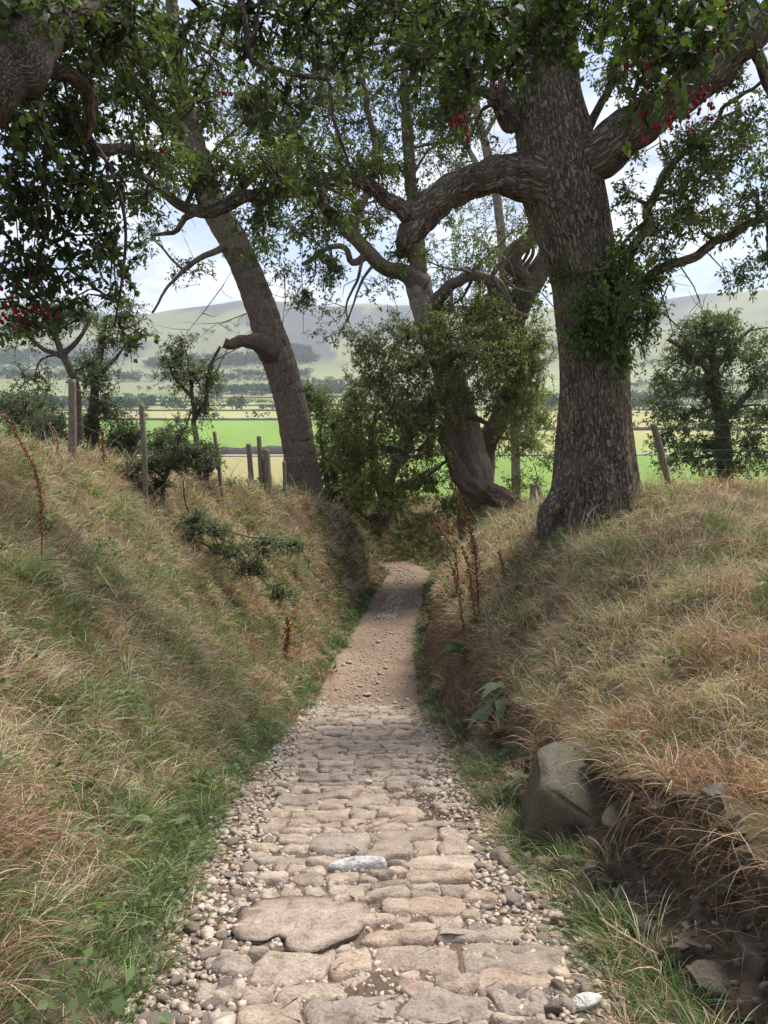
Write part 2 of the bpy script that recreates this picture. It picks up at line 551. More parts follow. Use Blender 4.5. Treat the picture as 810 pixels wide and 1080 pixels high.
# ---- ground material: tinted soil near, fields and moor far away
def ground_tint(p):
    n = len(p)
    x, y = p[:, 0], p[:, 1]
    n1 = fbm(p * [0.9, 0.9, 0.9], 31, 4)
    soil = np.array([0.115, 0.080, 0.052]) * (1 + 0.5 * n1[:, None])
    thatch = np.array([0.20, 0.145, 0.085]) * (1 + 0.35 * n1[:, None])
    s = np.tile(seg, nr)
    c = np.where(np.isin(s, (8,))[:, None], soil * 1.7, thatch * 0.75)
    c = np.where((np.isin(s, (5, 6, 7)) & (y < 26.0))[:, None], np.array([0.20, 0.15, 0.11]) * (1 + 0.3 * n1[:, None]), c)
    # valley: pasture, hay fields, moor on the hill
    u = x / np.maximum(y, 1)
    grass = np.array([0.165, 0.25, 0.06])
    hay = np.array([0.33, 0.29, 0.13])
    moor = np.array([0.21, 0.215, 0.11])
    heath = np.array([0.085, 0.085, 0.085])
    d = np.maximum(y, 1)
    wv = 1 + (0.05 * np.sin(u * 6 + d * 0.003) + 0.10 * np.sin(u * 15 + 1.3)) * smooth(150, 400, d)
    dd = d * wv
    right = smooth(0.0, 0.06, u)
    bands = [(0, hay * 0.9, grass), (128, grass, hay * 0.6 + grass * 0.4), (260, grass, hay), (500, hay, hay), (760, hay * 0.8 + grass * 0.2, grass * 0.8), (900, hay, hay * 0.8),
             (1040, grass * 0.8, moor), (1150, hay * 0.8, grass * 0.75), (1270, grass * 0.7, hay * 0.7), (1400, moor, grass * 0.6)]
    fcol = np.zeros_like(c)
    for b0, cl_, cr_ in bands:
        k_ = (dd >= b0)[:, None]
        cell = np.floor(u * (5 + (b0 % 7)) + b0 * 0.37).astype(np.int64)
        tn = _hash(cell, cell * 0 + int(b0), cell * 0, 77)[:, None] * (1.0 if b0 > 400 else 0.15)
        alt = np.array([0.20, 0.23, 0.09]) * (0.7 + 0.6 * tn)
        col_ = cl_ * (1 - right[:, None]) + cr_ * right[:, None]
        fcol = np.where(k_, col_ * (1 - 0.6 * tn) + alt * 0.6 * tn, fcol)
    d = np.log(d)
    hn = fbm(np.stack([x / 260, y / 420, 0 * x], -1), 43, 5)
    up = smooth(1250, 1650, y)[:, None]
    hill = moor * (1 + 0.25 * hn[:, None])
    hh = (smooth(0.0, 0.14, hn) * smooth(1700, 2100, y))[:, None] * 0.9
    hill = hill * (1 - hh) + heath * hh
    fcol = fcol * (1 - up) + hill * up
    fcol = fcol * (1 + 0.12 * fbm(p / np.maximum(y, 8)[:, None] * 30, 44, 3)[:, None])
    far = smooth(27, 34, y)[:, None]
    c = c * (1 - far) + fcol * far
    return np.concatenate([np.clip(c, 0, 1), np.ones((n, 1))], 1)


m, t, out = mat_new('ground')
a = N(t, 'ShaderNodeAttribute', attribute_name='tint')
g = N(t, 'ShaderNodeNewGeometry')
n1 = noise(t, g.outputs['Position'], 9, 8, 0.7)
n2 = noise(t, g.outputs['Position'], 55, 5, 0.7)
r1 = ramp(t, [(0.3, (0.6, 0.6, 0.6)), (0.7, (1.35, 1.35, 1.35))])
t.links.new(n1.outputs['Fac'], r1.inputs[0])
c = mixc(t, 1.0, a.outputs['Color'], r1.outputs[0], 'MULTIPLY')
p = principled(t, 0.95, 0.1)
t.links.new(c, p.inputs['Base Color'])
h = mixc(t, 0.4, n1.outputs['Fac'], n2.outputs['Fac'])
bump(t, h, 1.0, 0.09, p)
t.links.new(p.outputs[0], out.inputs[0])
M_GROUND = m
mb = MB()
mb.add(PV, quads, ground_tint(PV))
tag(mb.build('ground', M_GROUND), kind='structure')

# ---- the path: its own sheet a few millimetres above the ground
sel = np.where((rows > -6) & (rows < 26.3))[0]
cs = np.where(seg == 6)[0]
cs = np.concatenate([cs, [cs[-1] + 1]])
pp = P[np.ix_(sel, cs)].copy()
pp[..., 2] += 0.012
pi = np.arange(pp.shape[0] * pp.shape[1]).reshape(pp.shape[:2])
pq = np.stack([pi[:-1, :-1], pi[:-1, 1:], pi[1:, 1:], pi[1:, :-1]], -1).reshape(-1, 4)
pf = pp.reshape(-1, 3)
pn = fbm(pf * 1.6, 51, 4)[:, None]
pc = np.array([0.225, 0.163, 0.118]) * (1 + 0.3 * pn)
dk = (np.exp(-((pf[:, 0] - 0.42) / 0.28) ** 2 - ((pf[:, 1] - 5.6) / 0.9) ** 2))[:, None]     # damp bare earth at the edge
pc = pc * (1 - 0.45 * dk)
pc = pc * (1 - 0.42 * (1 - smooth(10.9, 11.5, pf[:, 1]))[:, None])
m, t, out = mat_new('trodden earth')
a = N(t, 'ShaderNodeAttribute', attribute_name='tint')
g = N(t, 'ShaderNodeNewGeometry')
n1 = noise(t, g.outputs['Position'], 14, 8, 0.7)
v = N(t, 'ShaderNodeTexVoronoi', inp={'Scale': 42.0})
t.links.new(g.outputs['Position'], v.inputs['Vector'])
r1 = ramp(t, [(0.3, (0.6, 0.6, 0.6)), (0.7, (1.3, 1.3, 1.3))])
t.links.new(n1.outputs['Fac'], r1.inputs[0])
c = mixc(t, 1.0, a.outputs['Color'], r1.outputs[0], 'MULTIPLY')
vb = ramp(t, [(0.0, (0.75, 0.75, 0.75)), (1.0, (1.2, 1.2, 1.2))])
t.links.new(v.outputs['Color'], vb.inputs[0])
vm = mixc(t, 0.7, c, vb.outputs[0], 'MULTIPLY')
p = principled(t, 0.95, 0.1)
t.links.new(vm, p.inputs['Base Color'])
h = mixc(t, 0.5, n1.outputs['Fac'], v.outputs['Distance'])
bump(t, h, 0.8, 0.025, p)
t.links.new(p.outputs[0], out.inputs[0])
mb = MB()
mb.add(pf, pq, np.concatenate([pc, np.ones((len(pc), 1))], 1))
tag(mb.build('path', m), kind='structure')


# ------------------------------------------------------------------ tubes (trunks, limbs, twigs)
def resample(pts, rad, step):
    pts, rad = np.asarray(pts, float), np.asarray(rad, float)
    if len(pts) == 2:
        n = max(2, int(np.linalg.norm(pts[1] - pts[0]) / step))
        t = np.linspace(0, 1, n + 1)[:, None]
        return pts[0] * (1 - t) + pts[1] * t, (rad[0] * (1 - t) + rad[1] * t)[:, 0]
    Pp = np.concatenate([[2 * pts[0] - pts[1]], pts, [2 * pts[-1] - pts[-2]]])
    op, orr = [], []
    for i in range(len(pts) - 1):
        p0, p1, p2, p3 = Pp[i:i + 4]
        n = max(1, int(np.linalg.norm(p2 - p1) / step))
        t = (np.arange(n) / n)[:, None]
        op.append(0.5 * ((2 * p1) + (-p0 + p2) * t + (2 * p0 - 5 * p1 + 4 * p2 - p3) * t ** 2 + (-p0 + 3 * p1 - 3 * p2 + p3) * t ** 3))
        orr.append(rad[i] * (1 - t[:, 0]) + rad[i + 1] * t[:, 0])
    op.append(pts[-1:]); orr.append(rad[-1:])
    return np.concatenate(op), np.concatenate(orr)


def frames(p):
    tg = norm(np.gradient(p, axis=0))
    u = np.zeros_like(p)
    a = np.array([1.0, 0, 0]) if abs(tg[0][0]) < 0.8 else np.array([0, 1.0, 0])
    u[0] = norm(a - tg[0] * a.dot(tg[0]))
    for i in range(1, len(p)):
        w_ = u[i - 1] - tg[i] * u[i - 1].dot(tg[i])
        u[i] = w_ / max(np.linalg.norm(w_), 1e-9)
    return tg, u, np.cross(tg, u)


def tube(mb, pts, rad, segs=8, step=0.2, wob=0.0, rough=0.0, rsc=(8, 8, 1.2), seed=0, fissure=0.0, flare=None, fsp=0.06):
    p, r = resample(pts, rad, step)
    if wob:
        k = np.arange(len(p))[:, None]
        off = np.stack([vnoise(np.stack([k[:, 0] * 0.35 + 9.1 * j, k[:, 0] * 0 + seed, k[:, 0] * 0], -1), 71 + j) for j in range(3)], -1)
        env = np.minimum(1, np.minimum(k, len(p) - 1 - k * 0) / 3.0)
        p = p + off * wob * env
    tg, u, v = frames(p)
    ln = np.concatenate([[0], np.cumsum(np.linalg.norm(np.diff(p, axis=0), axis=1))])
    th = np.arange(segs) / segs * 2 * math.pi
    cs_, sn = np.cos(th), np.sin(th)
    bk = np.stack([r[:, None] * cs_, r[:, None] * sn, np.broadcast_to(ln[:, None], (len(p), segs))], -1)
    rr = np.broadcast_to(r[:, None], (len(p), segs)).copy()
    if flare is not None:
        rr = rr * flare(ln, th)
    if rough or fissure:
        q = bk.reshape(-1, 3) * np.array(rsc) + seed * 3.7
        q = np.stack([q[:, 0] + 0.21 * q[:, 2], q[:, 1] - 0.17 * q[:, 2], q[:, 2] + 0.55 * q[:, 0] + 0.4 * q[:, 1]], -1)
        if rough:
            rr = rr + rough * fbm(q * 0.35, seed + 3, 3).reshape(rr.shape)
        if fissure:
            K = max(6, int(2 * math.pi * float(np.mean(r)) / fsp))
            w1 = fbm(bk.reshape(-1, 3) * [7, 7, 1.6] + seed, seed + 5, 3).reshape(rr.shape)
            w2 = fbm(bk.reshape(-1, 3) * [9, 9, 4.5] + seed, seed + 6, 2).reshape(rr.shape)
            ph = np.abs(np.sin(K * 0.5 * th[None, :] + 3.4 * w1))
            ph2 = np.abs(np.sin((K + 5) * 0.5 * th[None, :] - 3.0 * w2 + ln[:, None] * 2.0))
            rr = rr + fissure * (np.minimum(ph * 1.7, 1) * 0.75 + np.minimum(ph2 * 2.2, 1) * 0.4 - 1.0) * (0.75 + 0.5 * w2)
    vv = p[:, None, :] + rr[..., None] * (u[:, None, :] * cs_[None, :, None] + v[:, None, :] * sn[None, :, None])
    n = len(p)
    ii = np.arange(n * segs).reshape(n, segs)
    nx = np.roll(ii, -1, axis=1)
    q = np.stack([ii[:-1], nx[:-1], nx[1:], ii[1:]], -1).reshape(-1, 4)
    mb.add(vv.reshape(-1, 3), [q, ii[-1][None, :], ii[0][::-1][None, :]], bark=bk.reshape(-1, 3))
    return p, r


# ------------------------------------------------------------------ leaves
RH = (np.array([[0, 0], [-0.5, 0.45], [0, 1.0], [0.5, 0.45]]), [[0, 3, 2, 1]])
_hw = [(0.0, 0.0), (0.22, 0.18), (0.50, 0.30), (0.30, 0.42), (0.52, 0.62), (0.26, 0.66), (0.2, 0.92), (0.0, 1.0)]
LOBED = (np.array(_hw + [(-x, y) for x, y in _hw[-2:0:-1]]), [list(range(14))])


def leaves(mb, base, direc, nrm, length, width, cols, tmpl=RH, fold=0.12):
    """Stamp a leaf outline at many places. base, direc, nrm: (N,3)."""
    tv, tf = tmpl
    n, k = len(base), len(tv)
    d = norm(direc)
    s = norm(np.cross(d, nrm))
    nn = np.cross(s, d)
    length = np.broadcast_to(length, n); width = np.broadcast_to(width, n)
    x, y = tv[:, 0], tv[:, 1]
    bend = fold * np.abs(x) * 2 - 0.18 * y * y
    V = base[:, None, :] + (length[:, None] * y[None, :])[..., None] * d[:, None, :] + (width[:, None] * x[None, :])[..., None] * s[:, None, :] + (length[:, None] * bend[None, :])[..., None] * nn[:, None, :]
    F = (np.array(tf)[None] + (np.arange(n) * k)[:, None, None]).reshape(-1, len(tf[0]))
    C = np.concatenate([cols, np.ones((n, 1))], 1)
    mb.add(V.reshape(-1, 3), F, np.repeat(C, k, axis=0))


def leaf_cols(n, c0, c1, clump=None):
    t_ = rng.random((n, 1)) if clump is None else np.clip(clump[:, None] * 0.6 + rng.random((n, 1)) * 0.4, 0, 1)
    c = np.array(c0) * (1 - t_) + np.array(c1) * t_
    return np.clip(c * rng.uniform(0.8, 1.2, (n, 1)), 0, 1)


def strips(mb, p0, p1, p2, r, tint=(0.05, 0.04, 0.03, 1)):
    """Many thin three-sided twigs along quadratic curves p0-p1-p2."""
    n = len(p0)
    ts = np.array([0, 0.5, 1.0])
    C = (1 - ts)[None, :, None] ** 2 * p0[:, None] + 2 * ((1 - ts) * ts)[None, :, None] * p1[:, None] + (ts ** 2)[None, :, None] * p2[:, None]
    d = norm(p2 - p0)
    a = norm(np.cross(d, rng.normal(size=(n, 3))))
    b = np.cross(d, a)
    th = np.arange(3) / 3 * 2 * math.pi
    rr = np.broadcast_to(r, n)[:, None] * np.array([1, 0.75, 0.35])[None, :]
    V = C[:, :, None, :] + rr[:, :, None, None] * (a[:, None, None, :] * np.cos(th)[None, None, :, None] + b[:, None, None, :] * np.sin(th)[None, None, :, None])
    q = []
    for i in range(2):
        for j in range(3):
            q.append([i * 3 + j, i * 3 + (j + 1) % 3, (i + 1) * 3 + (j + 1) % 3, (i + 1) * 3 + j])
    F = (np.array(q)[None] + (np.arange(n) * 9)[:, None, None]).reshape(-1, 4)
    V = V.reshape(-1, 3)
    mb.add(V, F, tint, bark=V * [1, 1, 0.4])


class Tree:
    def __init__(self, name, base, label, cat='tree', group=None, bark=None, seed=0, dense=2.4):
        self.dense, self.ds = dense, 1.0
        self.root = thing(name, base, label, cat, group)
        self.bark, self.seed = bark or M_ASH, seed
        self.limb_pts, self.limb_r = [], []
        self.tw, self.lf = MB(), MB()

    def wood(self, part, pix=None, pts=None, rad=None, segs=12, step=0.2, mat=None, flare=None, wob=0.03, rough=0.25, fissure=0.0, rsc=(8, 8, 1.2), fsp=0.06, label=None, obj=True):
        """pix: list of (px, py, d, width in px)."""
        if pix is not None:
            pts = np.array([at(a, b, d * self.ds) for a, b, d, _ in pix])
            rad = np.array([w_ * 0.5 * pxm(d * self.ds) * 1.03 for _, _, d, w_ in pix])
        mb = MB() if obj else self.tw
        self.seed += 1
        if part == 'limb' and flare is None:
            r0_ = float(rad[0])
            flare = lambda ln, th: (1 + 0.30 * np.exp(-ln / (2.4 * r0_)))[:, None] + 0 * th[None, :]
        if part == 'limb':
            rough = max(rough, 0.45)
        p, r = tube(mb, pts, rad, segs, step, wob, rough * float(np.mean(rad)), rsc, self.seed, fissure, flare, fsp)
        self.limb_pts.append(p); self.limb_r.append(r)
        if obj:
            o = mb.build(part, mat or self.bark, self.root)
            if label:
                o['label'] = label
        return p, r

    def near(self, c):
        P_ = np.concatenate(self.limb_pts)
        r_ = np.concatenate(self.limb_r)
        i = np.argmin(np.linalg.norm(P_ - c, axis=1) + (P_[:, 2] > c[2] + 0.5) * 1.0)
        return P_[i], r_[i]

    def clump(self, px, py, d, rx, ry, n, leaf=0.08, lw=0.5, per=18, c0=(0.03, 0.055, 0.012), c1=(0.075, 0.115, 0.03), L=0.5, droop=0.25, tmpl=RH, connect=True, depth=None, pos=None, rad=None):
        d = d * self.ds
        c = at(px, py, d) if pos is None else np.array(pos, float)
        n = int(n * self.dense)
        k = pxm(d)
        ra = np.array([rx * k, (depth if depth else 0.8 * min(rx, ry) * k + 0.2 * rx * k), ry * k]) if rad is None else np.array(rad)
        q = rng.normal(size=(n, 3))
        q = norm(q) * (rng.random((n, 1)) ** 0.55)
        # break the outline: sprays thin out where noise is low
        keep = fbm(q * 2.3 + self.seed * 5 + px * 0.1, 91, 2) > -0.28
        q = q[keep]
        n = len(q)
        if n == 0:
            return
        tip = c + q * ra
        dirs = norm(norm(q * ra) * 0.7 + rng.normal(size=(n, 3)) * 0.55 + [0, 0, -droop])
        Ls = L * rng.uniform(0.6, 1.25, (n, 1))
        b0 = tip - dirs * Ls * 0.5
        b2 = tip + dirs * Ls * 0.5 + [0, 0, -droop * L * 0.3]
        b1 = (b0 + b2) * 0.5 + rng.normal(size=(n, 3)) * L * 0.15
        strips(self.tw, b0, b1, b2, 0.004 + 0.0006 * d * 0.4)
        if connect:
            a, ra_ = self.near(c)
            s_c = a * 0.35 + c * 0.65 + [0, 0, 0.15 * np.linalg.norm(c - a)]
            mid = (a + c) * 0.5 + rng.normal(size=3) * 0.12 * np.linalg.norm(c - a) + [0, 0, 0.1 * np.linalg.norm(c - a)]
            rr = min(0.55 * ra_, 0.012 + 0.018 * np.linalg.norm(c - a) + 0.01)
            self.wood('branch', pts=[a, mid, c], rad=[rr, rr * 0.75, rr * 0.3], segs=6, step=0.15, obj=False, wob=0.05)
            kk = max(3, n // 5)
            sel_ = rng.choice(n, min(n, kk), replace=False)
            start = a + (c - a) * rng.uniform(0.45, 1, (len(sel_), 1))
            strips(self.tw, start, (start + b0[sel_]) * 0.5 + rng.normal(size=(len(sel_), 3)) * 0.1 * L + [0, 0, 0.1 * L], b0[sel_], 0.006 + 0.0009 * d * 0.5)
        t_ = rng.uniform(0.0, 1.05, (n, per, 1))
        B = (1 - t_) ** 2 * b0[:, None] + 2 * (1 - t_) * t_ * b1[:, None] + t_ ** 2 * b2[:, None]
        side = rng.normal(size=(n, per, 3))
        ld = norm(dirs[:, None] * 0.6 + norm(side) * 0.9 + [0, 0, -droop])
        B = B + norm(side) * leaf * 0.5 * rng.random((n, per, 1))
        nr_ = rng.normal(size=(n, per, 3)) * 0.7 + [0, 0, 0.8]
        cl_ = np.repeat((fbm(tip / max(0.4, 0.5 * float(np.mean(ra))), 93, 2) * 0.9 + 0.5), per)
        m_ = n * per
        leaves(self.lf, B.reshape(-1, 3), ld.reshape(-1, 3), nr_.reshape(-1, 3), leaf * rng.uniform(0.6, 1.2, m_), leaf * lw * rng.uniform(0.7, 1.2, m_), leaf_cols(m_, c0, c1, cl_), tmpl)

    def bare(self, n, length, up=0.2, r=0.006, frm=0.3):
        """Bare side twigs off the limbs."""
        P_ = np.concatenate([p[int(len(p) * frm):] for p in self.limb_pts if len(p) > 3])
        b = P_[rng.integers(0, len(P_), n)]
        d = norm(rng.normal(size=(n, 3)) + [0, 0, up])
        l = length * rng.uniform(0.4, 1.2, (n, 1))
        strips(self.tw, b, b + d * l * 0.5 + rng.normal(size=(n, 3)) * 0.12 * length, b + d * l, r)

    def fork(self, n, up=0.25, leaf=None, zmin=2.5):
        """Crooked side branches off the limbs, each splitting again."""
        src = [(p, r) for p, r in zip(self.limb_pts, self.limb_r) if len(p) > 8 and 0.03 < r[0] < 0.32]
        for _ in range(n):
            p, r = src[rng.integers(0, len(src))]
            i = int(len(p) * rng.uniform(0.25, 0.97))
            i = min(i, len(p) - 1)
            a, ra = p[i], min(r[i], 0.14) * rng.uniform(0.35, 0.6)
            if ra < 0.006 or a[2] < zmin:
                continue
            d = norm(rng.normal(size=3) + [0, 0, up]); l = min(2.6, ra * rng.uniform(28, 46))
            q1 = a + d * l * 0.35 + rng.normal(size=3) * l * 0.10
            q2 = q1 + norm(d + rng.normal(size=3) * 0.5) * l * 0.35
            q3 = q2 + norm(d + rng.normal(size=3) * 0.6) * l * 0.3
            tube(self.tw, [a, q1, q2, q3], [ra, ra * 0.7, ra * 0.45, ra * 0.15], 6, 0.1, 0.02, 0.0, seed=self.seed)
            for q in (q1, q2, q2, q3):
                e = q + norm(d + rng.normal(size=3) * 0.8) * l * rng.uniform(0.2, 0.45)
                strips(self.tw, q[None], ((q + e) / 2 + rng.normal(size=3) * 0.06 * l)[None], e[None], ra * 0.3)
                if leaf and rng.random() < 0.75:
                    self.clump(0, 0, a[1] / self.ds, 1, 1, 5, pos=e, rad=(l * 0.22,) * 3, connect=False, **leaf)

    def finish(self, crown='crown', leafmat=None):
        if self.tw.n:
            tag(self.tw.build('twigs', self.bark, self.root), kind='stuff')
        if self.lf.n:
            tag(self.lf.build(crown, leafmat or M_LEAF, self.root, smooth_shade=False), kind='stuff')
        del self.root['_base']
        return self.root


# ------------------------------------------------------------------ trees
def gp(px, d, sink=0.15):
    """Ground point under photo column px at distance d."""
    x = at(px, 500, d)[0]
    return np.array([x, d, gz(x, d) - sink])


def ground_pix(px, d, w_, sink=0.3):
    """Base row for Tree.wood: on the ground in column px."""
    q = gp(px, d, sink)
    lo, hi = -400, 1400
    for _ in range(40):
        mid = (lo + hi) / 2
        if at(px, mid, d)[2] > q[2]:
            lo = mid
        else:
            hi = mid
    return (px, (lo + hi) / 2, d, w_)


OAK0, OAK1 = (0.048, 0.075, 0.020), (0.16, 0.20, 0.058)

# --- the great oak on the right bank
D = 11.3
b = gp(628, D)
oak = Tree('oak_tree', b, 'huge oak with deeply furrowed bark standing on top of the dry grass bank', 'tree', 'old trees along the sunken lane', M_OAK, 100)


def oak_flare(ln, th):
    k = np.exp(-ln / 0.55)[:, None]
    lobes = 0.5 + 0.5 * np.cos(th * 5 + 0.7)[None, :] + 0.25 * np.cos(th * 3 + 2)[None, :]
    return 1 + k * (0.10 + 0.34 * lobes) + 0.03 * np.cos(th * 7 + ln[:, None] * 0.7)


_gb = ground_pix(628, D, 88)
oak.wood('trunk', [_gb, (627, 505, D, 79), (626, 450, D, 72), (624, 375, D, 68), (616, 300, D, 64), (606, 250, D, 69), (594, 200, D, 76), (585, 150, D, 72), (577, 100, D, 63), (578, 50, D, 54), (584, -20, D, 47), (590, -110, D, 38), (585, -220, D, 27)],
         segs=340, step=0.026, wob=0.0, rough=0.12, fissure=0.042, fsp=0.065, rsc=(7.5, 7.5, 1.5), flare=oak_flare)
oak.wood('limb', [(600, 178, 11.3, 40), (634, 160, 11.1, 40), (668, 133, 10.8, 36), (705, 108, 10.5, 34), (748, 78, 10.2, 33), (800, 30, 9.9, 30), (860, -40, 9.6, 24), (930, -130, 9.2, 15)], segs=110, step=0.03, fissure=0.02, fsp=0.045, rsc=(9, 9, 2))
oak.wood('limb', [(590, 190, 11.3, 46), (556, 188, 11.1, 42), (522, 186, 10.9, 33), (492, 192, 10.7, 30), (466, 206, 10.5, 30), (446, 226, 10.4, 31), (431, 246, 10.3, 24), (423, 264, 10.3, 14), (419, 270, 10.3, 3)], segs=96, step=0.03, fissure=0.018, fsp=0.045, rsc=(9, 9, 2), rough=0.5)
oak.wood('limb', [(452, 220, 10.4, 18), (428, 222, 10.2, 15), (400, 203, 10.0, 13), (366, 188, 9.8, 13), (320, 195, 9.6, 12), (270, 206, 9.4, 12), (240, 218, 9.2, 13), (212, 220, 9.1, 13), (190, 213, 9.0, 11), (168, 196, 8.9, 9), (146, 187, 8.8, 7), (118, 181, 8.7, 4)], segs=16, step=0.06, rough=0.4, wob=0.05)
oak.wood('limb', [(212, 220, 9.1, 8), (195, 232, 9.0, 6), (175, 247, 8.9, 4), (160, 250, 8.8, 2)], segs=8, step=0.06)
oak.wood('limb', [(640, 330, 11.2, 16), (668, 302, 10.9, 12), (696, 284, 10.7, 10), (735, 268, 10.5, 9), (772, 246, 10.3, 8), (815, 226, 10.1, 7), (870, 190, 10, 4)], segs=12, step=0.05)
oak.wood('limb', [(652, 290, 11.0, 9), (676, 250, 10.8, 9), (690, 205, 10.7, 9), (708, 172, 10.6, 8), (738, 150, 10.5, 7), (770, 108, 10.3, 5), (820, 78, 10.2, 3)], segs=10, step=0.05)
oak.wood('limb', [(612, 150, 11.3, 12), (630, 120, 11.2, 9), (648, 80, 11.1, 8), (668, 30, 11.0, 7), (690, -40, 11, 5)], segs=10, step=0.06)
oak.wood('limb', [(540, 120, 11.3, 26), (527, 104, 11.0, 18), (521, 98, 10.8, 10)], segs=20, step=0.04, rough=0.6)
oak.wood('limb', [(583, 20, 11.3, 40), (560, -40, 11.0, 34), (520, -110, 10.6, 24), (470, -180, 10, 14)], segs=24, step=0.08)
oak.wood('root', [(606, 488, 11.15, 26), (592, 520, 10.95, 24), (581, 540, 10.75, 17), (573, 560, 10.6, 10), (568, 585, 10.5, 5)], segs=40, step=0.04, fissure=0.02, rough=0.6, fsp=0.04)
# tufts of leaves growing straight from the trunk
for q in [(650, 318, 10.9, 36, 36, 40), (628, 340, 10.7, 26, 26, 36), (664, 352, 10.9, 26, 30, 34), (640, 290, 10.8, 24, 20, 26), (672, 300, 10.9, 30, 24, 26), (652, 378, 10.9, 16, 12, 12), (615, 318, 10.7, 14, 16, 8), (688, 330, 10.8, 16, 26, 10), (606, 352, 10.7, 12, 10, 6), (690, 290, 10.8, 18, 18, 8), (655, 262, 10.8, 14, 20, 8), (640, 365, 10.7, 20, 14, 12)]:
    oak.clump(*q[:6], leaf=0.075, per=18, L=0.34, c0=(0.055, 0.10, 0.025), c1=(0.17, 0.25, 0.065), droop=0.35)
for q in [(720, 190, 10.4, 40, 30, 16), (770, 180, 10.2, 46, 34, 22), (745, 230, 10.3, 40, 24, 16), (800, 215, 10.0, 40, 30, 20), (790, 130, 10.0, 46, 26, 20), (812, 270, 10.0, 30, 16, 10), (690, 235, 10.6, 24, 30, 12), (660, 210, 10.8, 18, 26, 9), (835, 160, 9.9, 40, 40, 26), (740, 150, 10.3, 34, 20, 14), (715, 225, 10.4, 30, 30, 16), (780, 290, 10.2, 26, 14, 8), (700, 270, 10.6, 20, 18, 8), (650, 60, 11.0, 40, 40, 20), (690, 20, 11.0, 50, 30, 26), (620, 20, 10.8, 40, 26, 20), (770, 20, 10.0, 50, 30, 26), (520, 60, 11.2, 50, 36, 40), (470, 40, 11.0, 50, 40, 46), (540, 10, 10.8, 60, 30, 46), (610, -20, 10.5, 70, 24, 40),
          (425, 268, 10.3, 16, 12, 8), (440, 212, 10.4, 18, 10, 6), (500, 140, 11.2, 26, 30, 14), (462, 130, 10.8, 30, 34, 22), (395, 180, 9.9, 34, 24, 22), (330, 165, 9.6, 46, 28, 36), (290, 190, 9.4, 30, 22, 22), (345, 225, 9.6, 34, 26, 24), (250, 175, 9.2, 36, 26, 24), (170, 165, 8.9, 40, 26, 26), (210, 190, 9.0, 26, 18, 14), (275, 235, 9.3, 26, 18, 14), (150, 215, 8.8, 26, 18, 12)]:
    oak.clump(*q[:6], leaf=0.07, per=15, L=0.36, c0=OAK0, c1=OAK1)
oak.fork(26, 0.1, dict(leaf=0.07, per=14, L=0.32, c0=OAK0, c1=OAK1), 3.6)
oak.bare(90, 0.7, 0.1, 0.006, 0.35)
for a_ in [((690, 285), (705, 330), (716, 372)), ((715, 277), (735, 300), (742, 330)), ((705, 300), (690, 340), (672, 375)), ((742, 262), (765, 290), (778, 292)), ((700, 330), (725, 350), (735, 375)), ((668, 305), (655, 345), (650, 380))]:
    p0, p1, p2 = [at(x_, y_, 10.6) for x_, y_ in a_]
    strips(oak.tw, np.array([p0] * 1), np.array([p1]), np.array([p2]), 0.012)
    for _ in range(7):
        u_ = rng.random()
        q0 = p0 * (1 - u_) ** 2 + 2 * p1 * u_ * (1 - u_) + p2 * u_ ** 2
        q2 = q0 + norm(rng.normal(size=3)) * rng.uniform(0.15, 0.5)
        strips(oak.tw, q0[None], ((q0 + q2) / 2 + rng.normal(size=3) * 0.05)[None], q2[None], 0.006)
oak.finish()

# --- the leaning tree on the end of the left bank
D = 22.7
b = gp(322, D)
lean = Tree('leaning_tree', b, 'bare trunked tree leaning left over the lane from the end of the left bank', 'tree', 'old trees along the sunken lane', M_ASH, 200)
lean.ds = 22.7 / 21.0
_g = ground_pix(326, 22.7, 48, 0.9)
D = 21.0
lean.wood('trunk', [(_g[0], _g[1], D, 48), (322, 520, D, 39), (317, 480, D, 34), (305, 420, D, 32), (291, 370, D, 33), (268, 305, D, 29), (246, 255, D, 28), (224, 215, D, 27), (206, 160, D, 22), (196, 120, D, 20), (188, 85, D, 16), (182, 20, D, 12), (176, -60, D, 7)],
          segs=150, step=0.05, fissure=0.028, fsp=0.06, rsc=(5, 5, 1.4), rough=0.15, wob=0.02,
          flare=lambda ln, th: 1 + np.exp(-ln / 0.5)[:, None] * (0.15 + 0.2 * np.cos(th * 4 + 1)[None, :]))
lean.wood('limb', [(206, 165, D, 22), (188, 140, 20.8, 19), (168, 122, 20.5, 16), (150, 100, 20.2, 13), (128, 62, 20, 9), (110, 10, 20, 6)], segs=24, step=0.1, fissure=0.015)
lean.wood('broken_limb', [(288, 372, 20.8, 26), (274, 362, 20.3, 18), (258, 360, 20.0, 13), (245, 363, 19.8, 11), (236, 361, 19.7, 11)], segs=24, step=0.06, fissure=0.02, rough=0.5, mat=M_DEAD, label='snapped dead limb stub')
lean.wood('limb', [(246, 255, D, 10), (232, 262, 20.6, 8), (205, 275, 20.2, 6), (180, 300, 20, 4), (160, 330, 20, 2)], segs=8, step=0.1)
lean.wood('limb', [(232, 222, D, 10), (262, 190, 20.7, 9), (300, 150, 20.4, 7), (330, 110, 20, 5), (350, 60, 20, 3)], segs=8, step=0.1)
